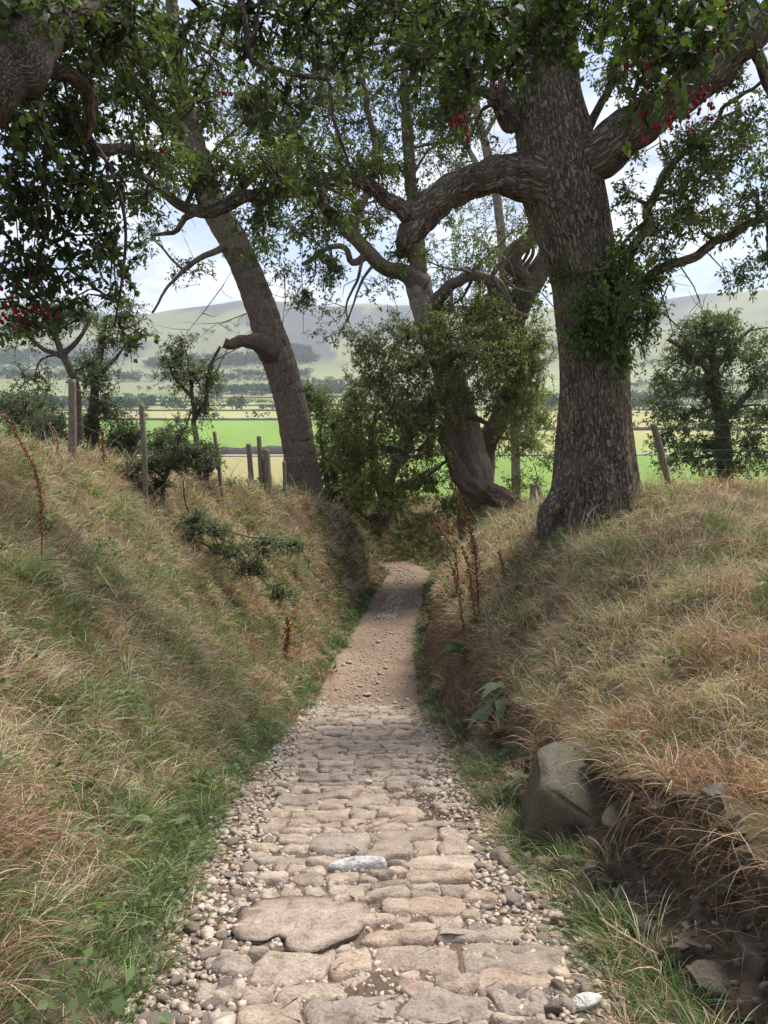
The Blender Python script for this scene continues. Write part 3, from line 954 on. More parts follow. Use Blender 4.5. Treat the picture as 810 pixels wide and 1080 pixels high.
for q in [(160, 60, 20, 50, 40, 40), (220, 70, 20.5, 50, 46, 44), (120, 120, 20, 40, 40, 34), (270, 110, 20.3, 44, 40, 40), (320, 60, 20, 50, 40, 40), (230, 130, 21, 26, 24, 14), (130, 30, 20, 50, 36, 34), (300, 150, 20.4, 36, 26, 22), (160, 250, 20.2, 34, 28, 18), (200, 285, 20.2, 30, 16, 12), (270, 270, 20.6, 26, 18, 10), (300, 285, 20.6, 22, 22, 10), (345, 110, 20, 30, 40, 30), (180, 180, 20.6, 40, 30, 22), (280, 180, 20.6, 30, 30, 20), (255, 30, 20.2, 50, 36, 34), (345, 15, 20, 40, 30, 24)]:
    lean.clump(*q[:6], leaf=0.10, per=15, L=0.6, c0=OAK0, c1=OAK1)
lean.fork(40, 0.1, dict(leaf=0.10, per=14, L=0.5, c0=OAK0, c1=OAK1), 6.2)
lean.bare(70, 1.1, 0.1, 0.009, 0.3)
for a_ in [((262, 330), (235, 345), (205, 342)), ((270, 358), (235, 372), (205, 395)), ((240, 368), (222, 400), (212, 430)), ((236, 300), (215, 330), (196, 352)), ((300, 290), (303, 315), (298, 340)), ((318, 282), (320, 310), (320, 352)), ((318, 300), (310, 320), (300, 335))]:
    p0, p1, p2 = [at(x_, y_, 21.8)[None] for x_, y_ in a_]
    strips(lean.tw, p0, p1, p2, 0.018)
    for _ in range(6):
        u_ = rng.random()
        q0 = p0 * (1 - u_) ** 2 + 2 * p1 * u_ * (1 - u_) + p2 * u_ ** 2
        q2 = q0 + norm(rng.normal(size=3)) * rng.uniform(0.3, 0.9)
        strips(lean.tw, q0, (q0 + q2) / 2 + rng.normal(size=3) * 0.1, q2, 0.01)
lean.finish()

# --- the crooked oak in the middle, torn open at the foot
D = 24.0
b = gp(502, D)
D = 24.0
mid = Tree('crooked_tree', b, 'crooked forked tree with its trunk torn open above a fallen limb', 'tree', 'old trees along the sunken lane', M_ASH, 300)
mid.ds = 1.2
D = 20.0
_g = ground_pix(505, 24.0, 46)
mid.wood('trunk', [ground_pix(505, D, 44), (502, 505, D, 37), (495, 470, D, 37), (484, 430, D, 33), (470, 385, D, 30), (456, 350, D, 27), (447, 318, D, 26), (441, 294, D, 25)], segs=130, step=0.06, fissure=0.028, fsp=0.07, rsc=(6, 6, 1.5), mat=M_PALE)
mid.wood('limb', [(444, 302, D, 20.6), (428, 289, 19.8, 15.5), (402, 281, 19.5, 13.8), (388, 268, 19.3, 12.9), (370, 248, 19.1, 12.0), (348, 226, 19, 10.3), (325, 205, 18.8, 8.6), (300, 175, 18.6, 6.9), (285, 140, 18.5, 4.3)], segs=24, step=0.1, fissure=0.014, rough=0.4)
mid.wood('limb', [(442, 300, D, 17.2), (440, 262, D, 14.6), (436, 215, 20.2, 12.0), (430, 150, 20.4, 10.3), (427, 80, 20.6, 8.6), (424, 0, 20.8, 6.0), (420, -60, 21, 3.4)], segs=20, step=0.1, fissure=0.012, rough=0.4)
mid.wood('limb', [(455, 330, D, 15.5), (466, 312, 19.7, 12.0), (482, 297, 19.4, 10.3), (504, 291, 19.2, 9.5), (522, 298, 19.1, 9.5), (532, 310, 19.1, 7.7), (540, 328, 19.2, 6.0), (556, 335, 19.3, 3.4)], segs=20, step=0.08, fissure=0.01, rough=0.5)
mid.wood('limb', [(388, 268, 19.3, 7.7), (372, 276, 19.2, 6.9), (364, 262, 19, 5.2), (345, 262, 18.9, 3.4), (318, 280, 18.8, 2.6)], segs=8, step=0.1, rough=0.5)
mid.wood('limb', [(370, 248, 19.1, 7.7), (395, 170, 19.2, 6.9), (385, 100, 19.3, 6.0), (372, 40, 19.4, 5.2), (360, -30, 19.5, 3.4)], segs=10, step=0.12)
mid.wood('torn_limb', [(484, 436, 19.5, 14), (472, 452, 19.2, 17), (472, 474, 19.0, 16), (482, 496, 18.8, 17), (500, 514, 18.5, 20), (522, 524, 18.2, 20), (545, 534, 17.8, 15), (564, 545, 17.5, 6)], segs=60, step=0.05, fissure=0.07, rsc=(9, 9, 2.5), rough=1.1, fsp=0.09, mat=M_DEAD, label='dark rotten limb torn from the trunk and resting on the bank')
mid.wood('torn_limb', [(470, 448, 19.4, 10), (478, 438, 19.3, 10), (496, 440, 19.3, 6), (514, 446, 19.4, 3)], segs=12, step=0.08, rough=0.7, mat=M_DEAD)
for a_ in [((470, 455), (485, 500), (508, 520)), ((478, 450), (480, 490), (500, 512)), ((555, 538), (568, 552), (562, 580)), ((540, 540), (556, 556), (558, 585))]:
    p0, p1, p2 = [at(x_, y_, 18.2 * 1.2)[None] for x_, y_ in a_]
    strips(mid.tw, p0, p1, p2, 0.03)
for q in [(430, 30, 20.5, 60, 50, 60), (380, 60, 19.4, 44, 50, 50), (430, 110, 20.3, 46, 44, 46), (370, 130, 19.3, 36, 34, 26), (470, 150, 20.2, 30, 40, 24), (420, 180, 20.2, 40, 30, 30), (460, 220, 20.1, 30, 26, 16), (400, 230, 19.6, 30, 24, 18), (475, 90, 20.3, 40, 40, 34), (410, 290, 19.5, 20, 14, 8), (350, 60, 19.4, 36, 44, 30), (300, 215, 18.8, 36, 26, 22), (325, 245, 18.9, 30, 20, 16), (440, 40, 20.5, 40, 60, 40), (480, 200, 20, 26, 30, 18), (365, 190, 19.2, 30, 30, 16), (400, 150, 19.6, 30, 30, 20), (400, -20, 20, 60, 30, 40)]:
    mid.clump(*q[:6], leaf=0.115, per=15, L=0.6, c0=OAK0, c1=OAK1)
mid.fork(34, 0.2, dict(leaf=0.11, per=14, L=0.55, c0=OAK0, c1=OAK1), 3.4)
mid.bare(60, 1.1, 0.0, 0.009, 0.3)
mid.finish()

# --- two trees growing behind it
D = 24.5
t2 = Tree('crooked_tree', gp(506, D), 'dark limbed tree bending right, half hidden behind the great oak trunk', 'tree', 'old trees along the sunken lane', M_ASH, 400)
t2.wood('trunk', [ground_pix(506, D, 30), (510, 480, D, 24), (528, 440, D, 20), (545, 390, D, 20), (541, 345, D, 24), (552, 312, D, 24), (572, 282, D, 22), (590, 250, D, 18), (610, 200, D, 12)], segs=32, step=0.1, fissure=0.02, rsc=(6, 6, 1.5))
t2.wood('limb', [(556, 305, D, 14), (545, 285, 24, 14), (537, 272, 23.8, 15), (548, 260, 23.6, 14), (560, 252, 23.5, 12), (566, 244, 23.4, 8)], segs=20, step=0.08, rough=0.6)
for q in [(500, 330, 24, 44, 40, 46), (545, 365, 24, 40, 40, 40), (565, 320, 24, 26, 30, 16), (470, 290, 24.5, 36, 30, 24), (510, 262, 24.5, 40, 26, 24), (560, 430, 24, 30, 30, 24), (548, 470, 24, 30, 22, 20), (520, 400, 24.4, 30, 30, 20), (480, 250, 25, 30, 20, 14)]:
    t2.clump(*q[:6], leaf=0.11, per=15, L=0.7, c0=(0.075, 0.115, 0.03), c1=(0.21, 0.26, 0.075))
t2.fork(14, 0.2, dict(leaf=0.11, per=14, L=0.55, c0=(0.075, 0.115, 0.03), c1=(0.21, 0.26, 0.075)))
t2.finish()

D = 31.0
t3 = Tree('slender_tree', gp(532, D), 'slender pale trunked tree rising between the crooked tree and the great oak', 'tree', 'old trees along the sunken lane', M_PALE, 450)
t3.wood('trunk', [ground_pix(545, D, 10), (540, 400, D, 8), (532, 300, D, 8), (527, 230, D, 8), (520, 185, D, 9), (508, 140, D, 8), (498, 90, D, 6), (490, 30, D, 4), (484, -20, D, 2)], segs=14, step=0.15)
t3.wood('limb', [(523, 200, D, 5), (505, 175, 30.6, 5), (488, 150, 30.3, 4), (470, 150, 30, 2)], segs=8, step=0.2)
t3.wood('limb', [(510, 145, D, 5), (530, 110, 30.6, 4), (540, 70, 30.3, 3)], segs=8, step=0.2)
for q in [(515, 215, 31, 30, 30, 18), (495, 120, 31, 30, 34, 18), (530, 165, 31, 24, 30, 12), (480, 180, 31, 30, 24, 14), (535, 245, 31, 24, 20, 12), (485, 60, 31, 34, 40, 24), (535, 90, 31, 26, 30, 12)]:
    t3.clump(*q[:6], leaf=0.11, per=14, L=0.8, c0=(0.04, 0.07, 0.018), c1=(0.11, 0.16, 0.04))
t3.finish()

# --- hawthorn bush over the bend of the lane
D = 23.0
hb = Tree('hawthorn_bush', gp(418, 28.4), 'dense spreading hawthorn bush overhanging the bend where the lane disappears', 'bush', None, M_DARK, 500, 3.6)
hb.wood('trunk', [ground_pix(418, 28.4, 40), (414, 525, 28, 24), (408, 520, 26, 17), (418, 490, 25.6, 13), (430, 460, 25, 10), (452, 430, 24.4, 7), (474, 415, 23, 2)], segs=16, step=0.1, rough=0.8)
hb.wood('stem', [(410, 530, 26, 13), (398, 505, 25.6, 10), (392, 470, 25.2, 8), (396, 440, 24.5, 4), (404, 415, 24, 2)], segs=10, step=0.15, rough=0.5)
hb.wood('stem', [(414, 520, 26, 12), (435, 508, 25.4, 9), (455, 496, 25, 7), (475, 485, 24.5, 4)], segs=10, step=0.15, rough=0.5)
hb.wood('stem', [(408, 540, 26, 10), (388, 545, 25.6, 7), (372, 530, 25, 4)], segs=10, step=0.15, rough=0.5)
for i_ in range(5):
    x_ = 400 + i_ * 9
    r0 = np.array([at(418, 500, 28.3)[0] - 0.25 + 0.12 * i_, 28.2, gz(at(418, 500, 28.3)[0], 28.2) + 0.12])
    r1 = r0 + [(i_ - 2) * 0.16, -0.5, 0]
    r2 = r0 + [(i_ - 2) * 0.42 + 0.1, -1.0, 0]
    r1[2], r2[2] = gz(r1[0], r1[1]) + 0.04, gz(r2[0], r2[1]) - 0.02
    hb.wood('root', pts=[r0, r1, r2], rad=[0.09, 0.07, 0.03], segs=8, step=0.1)
HB0, HB1 = (0.12, 0.15, 0.05), (0.32, 0.33, 0.125)
for q in [(400, 400, 24.5, 30, 40, 60), (440, 385, 24, 40, 40, 84), (485, 380, 23.5, 44, 38, 84), (530, 385, 23.5, 36, 36, 66), (560, 390, 23.5, 24, 40, 44), (420, 440, 24, 40, 36, 74), (450, 430, 23.6, 44, 30, 70), (495, 420, 23.6, 20, 14, 16), (390, 470, 24.6, 26, 34, 46), (425, 480, 24.2, 34, 28, 46), (455, 470, 23.8, 18, 24, 26), (540, 420, 23.6, 36, 24, 44), (470, 350, 24, 40, 22, 40), (520, 352, 23.8, 36, 22, 36), (430, 350, 24.4, 30, 22, 30), (375, 440, 25, 20, 34, 30), (376, 490, 25, 18, 28, 22), (455, 510, 24.6, 22, 20, 14), (400, 505, 25, 30, 24, 36), (440, 512, 24.6, 30, 18, 26), (380, 520, 25.4, 26, 20, 26), (420, 530, 25.4, 40, 12, 18), (365, 475, 25, 22, 30, 26), (450, 450, 23.8, 26, 26, 26), (545, 450, 23.8, 30, 24, 20), (560, 470, 23.8, 22, 20, 10), (390, 365, 24.6, 26, 24, 20), (570, 360, 23.8, 22, 26, 16), (372, 415, 25, 18, 30, 16), (480, 500, 24.6, 16, 14, 8)]:
    hb.clump(q[0], q[1], q[2] * 0.935, *q[3:6], leaf=0.085, per=16, L=0.5, c0=HB0, c1=HB1, lw=0.55)
rb = np.random.default_rng(12)
for _ in range(46):
    a_ = rb.uniform(0, 6.28)
    hb.clump(475 + 112 * math.cos(a_) * rb.uniform(0.85, 1.1), 432 + 108 * math.sin(a_) * rb.uniform(0.85, 1.12), rb.uniform(22, 23.4), rb.uniform(6, 16), rb.uniform(6, 14), rb.integers(2, 6), leaf=0.085, per=16, L=0.55, c0=HB0, c1=HB1, lw=0.55)
hb.bare(160, 0.9, 0.2, 0.009, 0.1)
hb.finish()

# --- bush behind the leaning tree
D = 25.5
sb = Tree('hazel_bush', gp(352, D), 'leafy bush filling the gap between the leaning trunk and the hawthorn bush', 'bush', None, M_DARK, 540, 6.0)
for x_, dx in ((346, -8), (352, 6), (360, 18)):
    sb.wood('stem', [ground_pix(x_, D, 8), (x_ + dx * 0.2, 500, D, 5), (x_ + dx * 0.9, 465, D, 3), (x_ + dx * 0.9, 435, D, 1.5)], segs=8, step=0.2)
for q in [(335, 425, 25.5, 22, 22, 22), (352, 450, 25.5, 28, 30, 36), (345, 490, 25.5, 26, 28, 36), (375, 510, 25.5, 26, 26, 30), (350, 520, 25, 24, 22, 26), (322, 415, 25.6, 12, 14, 8), (372, 470, 25.5, 20, 30, 24), (366, 535, 25, 26, 14, 18)]:
    sb.clump(*q[:6], leaf=0.095, per=15, L=0.5, c0=(0.08, 0.12, 0.035), c1=(0.22, 0.27, 0.09))
sb.finish()

# --- round field tree on the right
D = 28.0
ft = Tree('field_tree', gp(765, D), 'round crowned tree standing alone in the green field beyond the wire fence', 'tree', None, M_DARK, 560, 4.0)
ft.wood('trunk', [ground_pix(765, D, 19), (765, 500, D, 15), (762, 460, D, 14), (756, 420, D, 12), (752, 385, D, 9), (750, 350, D, 5)], segs=16, step=0.15, fissure=0.02)
ft.wood('limb', [(760, 445, D, 9), (780, 425, 27.6, 7), (800, 405, 27.3, 5), (830, 390, 27, 3)], segs=8, step=0.2)
ft.wood('limb', [(757, 425, D, 8), (735, 405, 27.6, 6), (712, 415, 27.4, 4)], segs=8, step=0.2)
ft.wood('limb', [(754, 400, D, 7), (730, 372, 27.8, 5), (705, 358, 27.6, 3)], segs=8, step=0.2)
ft.wood('limb', [(753, 390, D, 6), (775, 362, 28.2, 5), (795, 345, 28.2, 3)], segs=8, step=0.2)
for q in [(745, 350, 28, 34, 22, 40), (725, 375, 28, 30, 22, 34), (775, 370, 28.2, 36, 24, 40), (800, 395, 27.6, 26, 24, 28), (705, 405, 27.5, 26, 18, 24), (745, 405, 28, 34, 20, 30), (770, 430, 27.8, 30, 20, 24), (720, 440, 27.5, 34, 18, 28), (700, 465, 27.4, 20, 16, 12), (745, 470, 27.6, 36, 18, 34), (790, 470, 27.6, 36, 20, 34), (720, 488, 27.4, 30, 12, 18), (810, 440, 27.4, 24, 18, 16), (770, 495, 27.4, 34, 12, 22), (760, 335, 28, 22, 10, 12), (820, 495, 27.6, 24, 14, 14), (695, 430, 27.6, 16, 12, 8), (830, 360, 28, 30, 26, 26), (840, 420, 27.8, 30, 30, 26)]:
    ft.clump(*q[:6], leaf=0.13, per=15, L=0.6, c0=(0.06, 0.10, 0.038), c1=(0.18, 0.235, 0.095), depth=0.9)
ft.finish()

# --- thin trees and shrubs behind the left bank
LEFT = [
    ('young_tree', 'young tree with a forked top growing behind the tallest fence post', 90, 16.0, [(84, 470, 8), (82, 410, 8), (72, 385, 8), (60, 362, 7), (50, 340, 5), (40, 315, 3)], [[(70, 378, 6), (45, 368, 5), (20, 350, 4), (-10, 345, 2)], [(66, 374, 5), (80, 360, 4), (92, 340, 2)]],
     [(60, 330, 40, 24, 22), (20, 345, 34, 20, 16), (90, 335, 26, 20, 12), (35, 400, 26, 14, 8), (100, 385, 20, 16, 8)]),
    ('ivy_clad_tree', 'bushy tree whose dark stem shows just right of the tallest fence post', 98, 18.0, [(98, 460, 12), (99, 410, 9), (105, 370, 7), (112, 335, 4)], [[(101, 400, 5), (120, 380, 4), (135, 360, 2)]],
     [(100, 395, 24, 30, 26), (110, 435, 22, 26, 22), (92, 455, 18, 22, 16), (118, 360, 24, 24, 18), (135, 335, 24, 24, 14), (125, 470, 16, 16, 10)]),
    ('thorn_tree', 'small ragged thorn tree between the second fence post and the leaning tree', 208, 16.5, [(206, 460, 6), (204, 430, 5), (200, 400, 4), (196, 370, 2)], [[(205, 440, 5), (218, 420, 4), (220, 390, 3), (232, 365, 2)], [(203, 420, 4), (185, 400, 3), (176, 378, 2)]],
     [(205, 395, 24, 22, 20), (185, 385, 22, 18, 12), (214, 430, 12, 18, 10), (190, 360, 20, 14, 8), (225, 400, 12, 16, 6)]),
]
for nm, lab, px_, d_, tr, lb, cl in LEFT:
    lt = Tree(nm, gp(px_, d_), lab, 'tree', 'small trees behind the left bank', M_DARK, 600 + px_, 5.0)
    lt.wood('trunk', [ground_pix(px_, d_, tr[0][2] * 1.15)] + [(a_, b_, d_, c_) for a_, b_, c_ in tr], segs=10, step=0.1, rough=0.4)
    for l_ in lb:
        lt.wood('limb', [(a_, b_, d_, c_) for a_, b_, c_ in l_], segs=8, step=0.1)
    for a_, b_, e_, f_, n_ in cl:
        lt.clump(a_, b_, d_, e_, f_, n_, leaf=0.07, per=14, L=0.42, c0=(0.065, 0.095, 0.04), c1=(0.18, 0.22, 0.10))
    lt.bare(26, 0.6, 0.1, 0.006, 0.2)
    lt.finish()
SHR = [(25, 440, 17, 40, 34, 'wide grey green shrub at the frame edge behind the dry bank top'), (50, 455, 16, 26, 26, 'twiggy shrub just left of the tallest fence post'), (135, 465, 18, 24, 24, 'low shrub between the two tallest fence posts'),
       (175, 470, 15, 22, 22, 'small shrub right of the second fence post'), (215, 480, 15.5, 22, 14, 'low sprawling shrub below the ragged thorn tree')]
for x_, y_, d_, rx_, ry_, lab in SHR:
    sh = Tree('shrub', gp(x_, d_), lab, 'shrub', 'shrubs behind the left bank', M_DARK, 640 + x_, 5.0)
    g_ = ground_pix(x_, d_, 7)
    for dx in (-0.5, 0.1, 0.55):
        sh.wood('stem', [(g_[0] + dx * 4, g_[1], d_, 5), (x_ + dx * rx_ * 0.5, y_ + ry_ * 0.3, d_, 4), (x_ + dx * rx_ * 0.9, y_ - ry_ * 0.5, d_, 2)], segs=6, step=0.1)
    sh.clump(x_, y_, d_, rx_, ry_, int(rx_ * 2.2), leaf=0.065, per=15, L=0.36, c0=(0.07, 0.095, 0.05), c1=(0.19, 0.23, 0.13))
    sh.bare(50, 0.5, 0.3, 0.005, 0.2)
    sh.finish()

# --- hawthorn saplings on the left bank
def sapling(px_, d_, label, stems, cl, leaf, c0, c1, seed):
    sp = Tree('hawthorn_sapling', gp(px_, d_, 0.05), label, 'sapling', 'hawthorn saplings on the left bank', M_DARK, seed, 7.0)
    sp.wood('stem', [ground_pix(px_, d_, stems[0][0][2])] + [(a_, b_, d_ + e_, c_) for a_, b_, c_, e_ in stems[0]], segs=8, step=0.05, rough=0.5)
    for s_ in stems[1:]:
        sp.wood('stem', [(a_, b_, d_ + e_, c_) for a_, b_, c_, e_ in s_], segs=6, step=0.05, rough=0.4)
    for a_, b_, e_, f_, n_ in cl:
        sp.clump(a_, b_, d_, e_, f_, n_, leaf=leaf * 1.35, per=14, L=0.24, c0=c0, c1=c1, droop=0.05)
    sp.bare(50, 0.35, 0.3, 0.003, 0.1)
    sp.finish()


sapling(170, gz_cam(170, 532)[1], 'flat topped thorny sapling spreading over the dry grass near the bank top', [[(170, 530, 5, 0), (174, 505, 5, 0), (180, 490, 4, 0), (205, 478, 2, 0.1)], [(174, 505, 4, 0), (155, 493, 3, 0), (130, 505, 4, -0.1), (120, 500, 3, -0.1), (118, 488, 2, -.1)], [(178, 492, 3, 0), (185, 470, 3, 0), (200, 440, 2, .1), (215, 415, 1, .1)], [(130, 505, 2, -.1), (140, 515, 2, -.1), (150, 510, 1, -.1)]],
        [(180, 488, 40, 10, 30), (150, 492, 26, 9, 16), (205, 480, 26, 12, 16), (125, 500, 10, 12, 8), (168, 510, 16, 8, 8), (100, 507, 12, 12, 6), (190, 455, 18, 20, 8), (160, 530, 12, 14, 5)], 0.035, (0.06, 0.08, 0.038), (0.17, 0.20, 0.10), 701)
sapling(205, gz_cam(205, 578)[1], 'loose sapling with a long leafy shoot arching down towards the lane', [[(205, 575, 3.0, 0), (200, 550, 2.4, 0), (194, 525, 1.8, 0), (196, 500, 1.2, 0)], [(203, 570, 2.4, 0), (225, 580, 1.8, -.1), (255, 592, 1.8, -.2), (285, 620, 1.2, -.3), (312, 640, 0.6, -.4)], [(202, 565, 1.8, 0), (235, 560, 1.8, -.2), (275, 568, 1.2, -.3), (310, 570, 0.6, -.4)]],
        [(205, 550, 24, 18, 14), (240, 580, 26, 10, 14), (280, 575, 28, 12, 16), (295, 625, 20, 14, 12), (225, 560, 30, 12, 10), (190, 575, 16, 14, 8), (265, 600, 24, 12, 12), (310, 575, 14, 8, 6)], 0.036, (0.09, 0.125, 0.065), (0.24, 0.29, 0.17), 702)

# --- the two hawthorns arching over the viewer, berries among their leaves
HW0, HW1 = (0.030, 0.047, 0.014), (0.092, 0.128, 0.036)


def berries(tree, spots):
    for px_, py_, d_, n_ in spots:
        n_ = n_ + 2
        mb = MB()
        c_ = at(px_, py_, d_)
        for _ in range(n_):
            o_ = c_ + rng.normal(size=3) * [0.022, 0.02, 0.022] * d_ / 2.4
            r_ = rng.uniform(0.0055, 0.0072) * d_ / 2.5
            th_ = np.arange(8) / 8 * 2 * math.pi
            rings = [(-0.95, 0.35), (-0.5, 0.85), (0.1, 1.0), (0.65, 0.72), (1.0, 0.25)]
            V = np.concatenate([np.stack([r_ * k_ * np.cos(th_), r_ * k_ * np.sin(th_), np.full(8, -r_ * 1.15 * z_)], -1) for z_, k_ in rings]) + o_
            q_ = [[i_ * 8 + j_, i_ * 8 + (j_ + 1) % 8, i_ * 8 + 8 + (j_ + 1) % 8, i_ * 8 + 8 + j_] for i_ in range(4) for j_ in range(8)]
            mb.add(V, [np.array(q_), np.arange(8)[None, ::-1], np.arange(32, 40)[None]])
            up_ = c_ + [0, 0, 0.05]
            strips(tree.tw, (o_ + [0, 0, r_])[None], ((o_ + up_) / 2 + [0, 0, 0.01])[None], up_[None], 0.0009)
        mb.build('berry_cluster', M_BERRY, tree.root)


hl = Tree('hawthorn_tree', (-2.75, 1.1, gz(-2.75, 1.1) - 0.1), 'shady hawthorn with a thick pale limb arching in over the lane from the left bank', 'tree', 'hawthorns arching over the lane', M_DARK, 800, 1.75)
g_ = gz(-2.75, 1.1) - 0.1
hl.wood('trunk', pts=[(-2.75, 1.1, g_), (-2.6, 1.3, g_ + 0.6), (-2.35, 1.7, g_ + 1.0), at(-150, 105, 2.3), at(-60, 92, 2.4)], rad=[0.15, 0.13, 0.115, 0.10, 0.095], segs=24, step=0.05, rough=0.5)
hl.wood('limb', [(-60, 92, 2.4, 62), (0, 68, 2.5, 60), (28, 45, 2.6, 48), (62, 22, 2.8, 34), (110, 0, 3.0, 24), (170, -30, 3.2, 16), (260, -60, 3.4, 12)], segs=40, step=0.02, rough=0.9, mat=M_LIMB, fissure=0.004, label='thick pale limb')
hl.wood('limb', [(36, 52, 2.62, 18), (52, 74, 2.7, 15), (78, 78, 2.8, 13), (92, 98, 2.85, 13), (92, 128, 2.9, 12), (83, 148, 2.95, 11), (96, 158, 3.0, 10), (118, 160, 3.1, 8), (134, 154, 3.2, 5)], segs=12, step=0.03, rough=0.6, wob=0.01)
hl.wood('limb', [(92, 90, 2.9, 9), (92, 65, 3.0, 7), (110, 30, 3.1, 6), (130, -20, 3.2, 4)], segs=8, step=0.05)
hl.wood('limb', [(240, -50, 3.4, 9), (256, 0, 3.3, 7), (261, 45, 3.3, 6), (266, 66, 3.3, 6), (295, 74, 3.3, 6), (320, 80, 3.3, 5), (346, 86, 3.3, 5), (351, 120, 3.3, 4), (360, 150, 3.3, 4), (366, 170, 3.3, 3), (352, 188, 3.3, 3), (335, 196, 3.3, 2)], segs=8, step=0.04, wob=0.008)
hl.wood('limb', [(92, 142, 2.95, 6), (112, 168, 3.0, 4), (126, 205, 3.05, 4), (130, 250, 3.1, 3), (127, 300, 3.15, 3), (120, 345, 3.2, 2)], segs=6, step=0.05, wob=0.01)
hl.wood('limb', [(40, 95, 2.6, 8), (48, 180, 2.8, 5), (46, 260, 3.0, 4), (30, 310, 3.1, 2)], segs=6, step=0.05, wob=0.01)
hl.wood('limb', [(262, 50, 3.3, 5), (275, 20, 3.3, 4), (290, -20, 3.3, 3)], segs=6, step=0.05)
hl.wood('limb', [(170, -30, 3.2, 8), (230, 20, 3.6, 5), (210, 90, 3.9, 4), (180, 130, 4.0, 2)], segs=6, step=0.05)
hl.wood('limb', [(260, -60, 3.4, 9), (340, -30, 3.4, 7), (430, 5, 3.2, 5), (500, 30, 3.1, 4), (560, 40, 3.0, 2)], segs=6, step=0.05)
for q in [(40, 20, 2.6, 60, 40, 40), (110, 30, 2.9, 60, 40, 40), (20, 130, 2.7, 50, 44, 34), (70, 120, 3.0, 44, 40, 26), (25, 210, 2.9, 46, 44, 36), (80, 200, 3.1, 44, 44, 30), (110, 260, 3.2, 40, 40, 24), (40, 280, 3.1, 46, 40, 30), (15, 325, 3.1, 36, 22, 9), (110, 310, 3.3, 30, 26, 8), (130, 345, 3.3, 18, 20, 4), (140, 100, 3.4, 50, 44, 28), (190, 40, 3.5, 60, 44, 36), (260, 20, 3.4, 56, 34, 30), (210, 110, 4.0, 44, 36, 20), (150, 170, 3.4, 34, 30, 13), (320, 20, 3.5, 50, 30, 26), (300, 110, 3.4, 36, 30, 12), (390, 15, 3.4, 50, 28, 26), (340, 190, 3.4, 30, 20, 8), (450, 25, 3.2, 46, 30, 24), (360, 60, 3.5, 40, 30, 12), (60, 330, 3.3, 24, 18, 5), (0, 90, 2.5, 30, 30, 10)]:
    hl.clump(*q[:6], leaf=0.029, lw=0.85, per=15, L=0.17, c0=HW0, c1=HW1, tmpl=LOBED, depth=0.3)
berries(hl, [(12, 325, 3.0, 7), (30, 332, 3.05, 6), (42, 330, 3.05, 5), (2, 338, 3.0, 6), (165, 150, 3.4, 3), (230, 100, 3.9, 4), (8, 296, 3.0, 4)])
hl.finish()

g_ = gz(3.1, 1.6) - 0.1
hr = Tree('hawthorn_tree', (3.1, 1.6, g_), 'hawthorn hung with red berries, dangling leafy shoots in from above the right bank', 'tree', 'hawthorns arching over the lane', M_DARK, 850, 1.1)
hr.wood('trunk', pts=[(3.1, 1.6, g_), (2.95, 1.8, g_ + 1.0), (2.6, 2.1, g_ + 2.0), at(960, -60, 2.8)], rad=[0.12, 0.10, 0.085, 0.07], segs=20, step=0.06, rough=0.5)
hr.wood('limb', [(960, -60, 2.8, 40), (860, -60, 2.8, 26), (760, -55, 2.8, 18), (680, -45, 2.8, 13), (600, -40, 2.8, 10), (520, -30, 2.8, 6)], segs=12, step=0.05, rough=0.5)
for l_ in [[(760, -55, 2.8, 8), (735, 0, 2.7, 5), (715, 50, 2.6, 4), (700, 90, 2.6, 2)], [(680, -45, 2.8, 6), (690, 10, 2.7, 4), (680, 60, 2.65, 3), (690, 110, 2.6, 2)], [(600, -40, 2.8, 5), (590, 0, 2.75, 4), (575, 40, 2.7, 2)], [(520, -30, 2.8, 4), (510, 30, 2.8, 3), (495, 80, 2.8, 2), (485, 120, 2.8, 1.5)], [(860, -60, 2.8, 8), (790, 0, 2.7, 4), (760, 40, 2.65, 2)]]:
    hr.wood('limb', l_, segs=6, step=0.04, wob=0.006)
for q in [(690, 20, 2.7, 44, 24, 30), (720, 50, 2.6, 34, 30, 24), (690, 80, 2.6, 24, 24, 14), (640, 10, 2.75, 40, 20, 20), (590, 15, 2.75, 40, 22, 22), (560, 45, 2.7, 30, 24, 14), (510, 20, 2.8, 40, 26, 24), (490, 70, 2.8, 24, 34, 13), (760, 20, 2.65, 34, 20, 16), (540, 70, 2.7, 22, 16, 6), (480, 110, 2.8, 14, 20, 6), (690, 110, 2.55, 18, 14, 6), (600, 45, 2.7, 24, 16, 8), (440, 60, 3.0, 34, 34, 16)]:
    hr.clump(*q[:6], leaf=0.034, lw=0.85, per=13, L=0.15, c0=HW0, c1=HW1, tmpl=LOBED, depth=0.25)
berries(hr, [(684, 130, 2.55, 7), (700, 132, 2.55, 7), (716, 126, 2.55, 6), (692, 76, 2.6, 6), (738, 100, 2.55, 7), (748, 112, 2.55, 6), (752, 28, 2.6, 5), (758, 45, 2.6, 6), (735, 55, 2.6, 4), (665, 70, 2.6, 3), (488, 128, 2.8, 6), (482, 112, 2.8, 5), (495, 138, 2.8, 4), (735, 25, 2.65, 5), (705, 112, 2.55, 5), (600, 2, 2.75, 5), (540, 5, 2.75, 4), (520, 100, 2.75, 3), (726, 116, 2.55, 6), (764, 3, 2.6, 5)])
hr.finish()

# ------------------------------------------------------------------ grass
V4 = PV[quads]
FC = V4.mean(1)
FN = np.cross(V4[:, 2] - V4[:, 0], V4[:, 3] - V4[:, 1])
FA = np.linalg.norm(FN, axis=1) * 0.5
FN = norm(FN)
DEP = FC[:, 1] * _c - (FC[:, 2] - EYE) * _s
VIS = (DEP > 0.9) & (np.abs(FC[:, 0]) < DEP * 0.5 * 1.22 + 0.7) & (FC[:, 1] < 31)


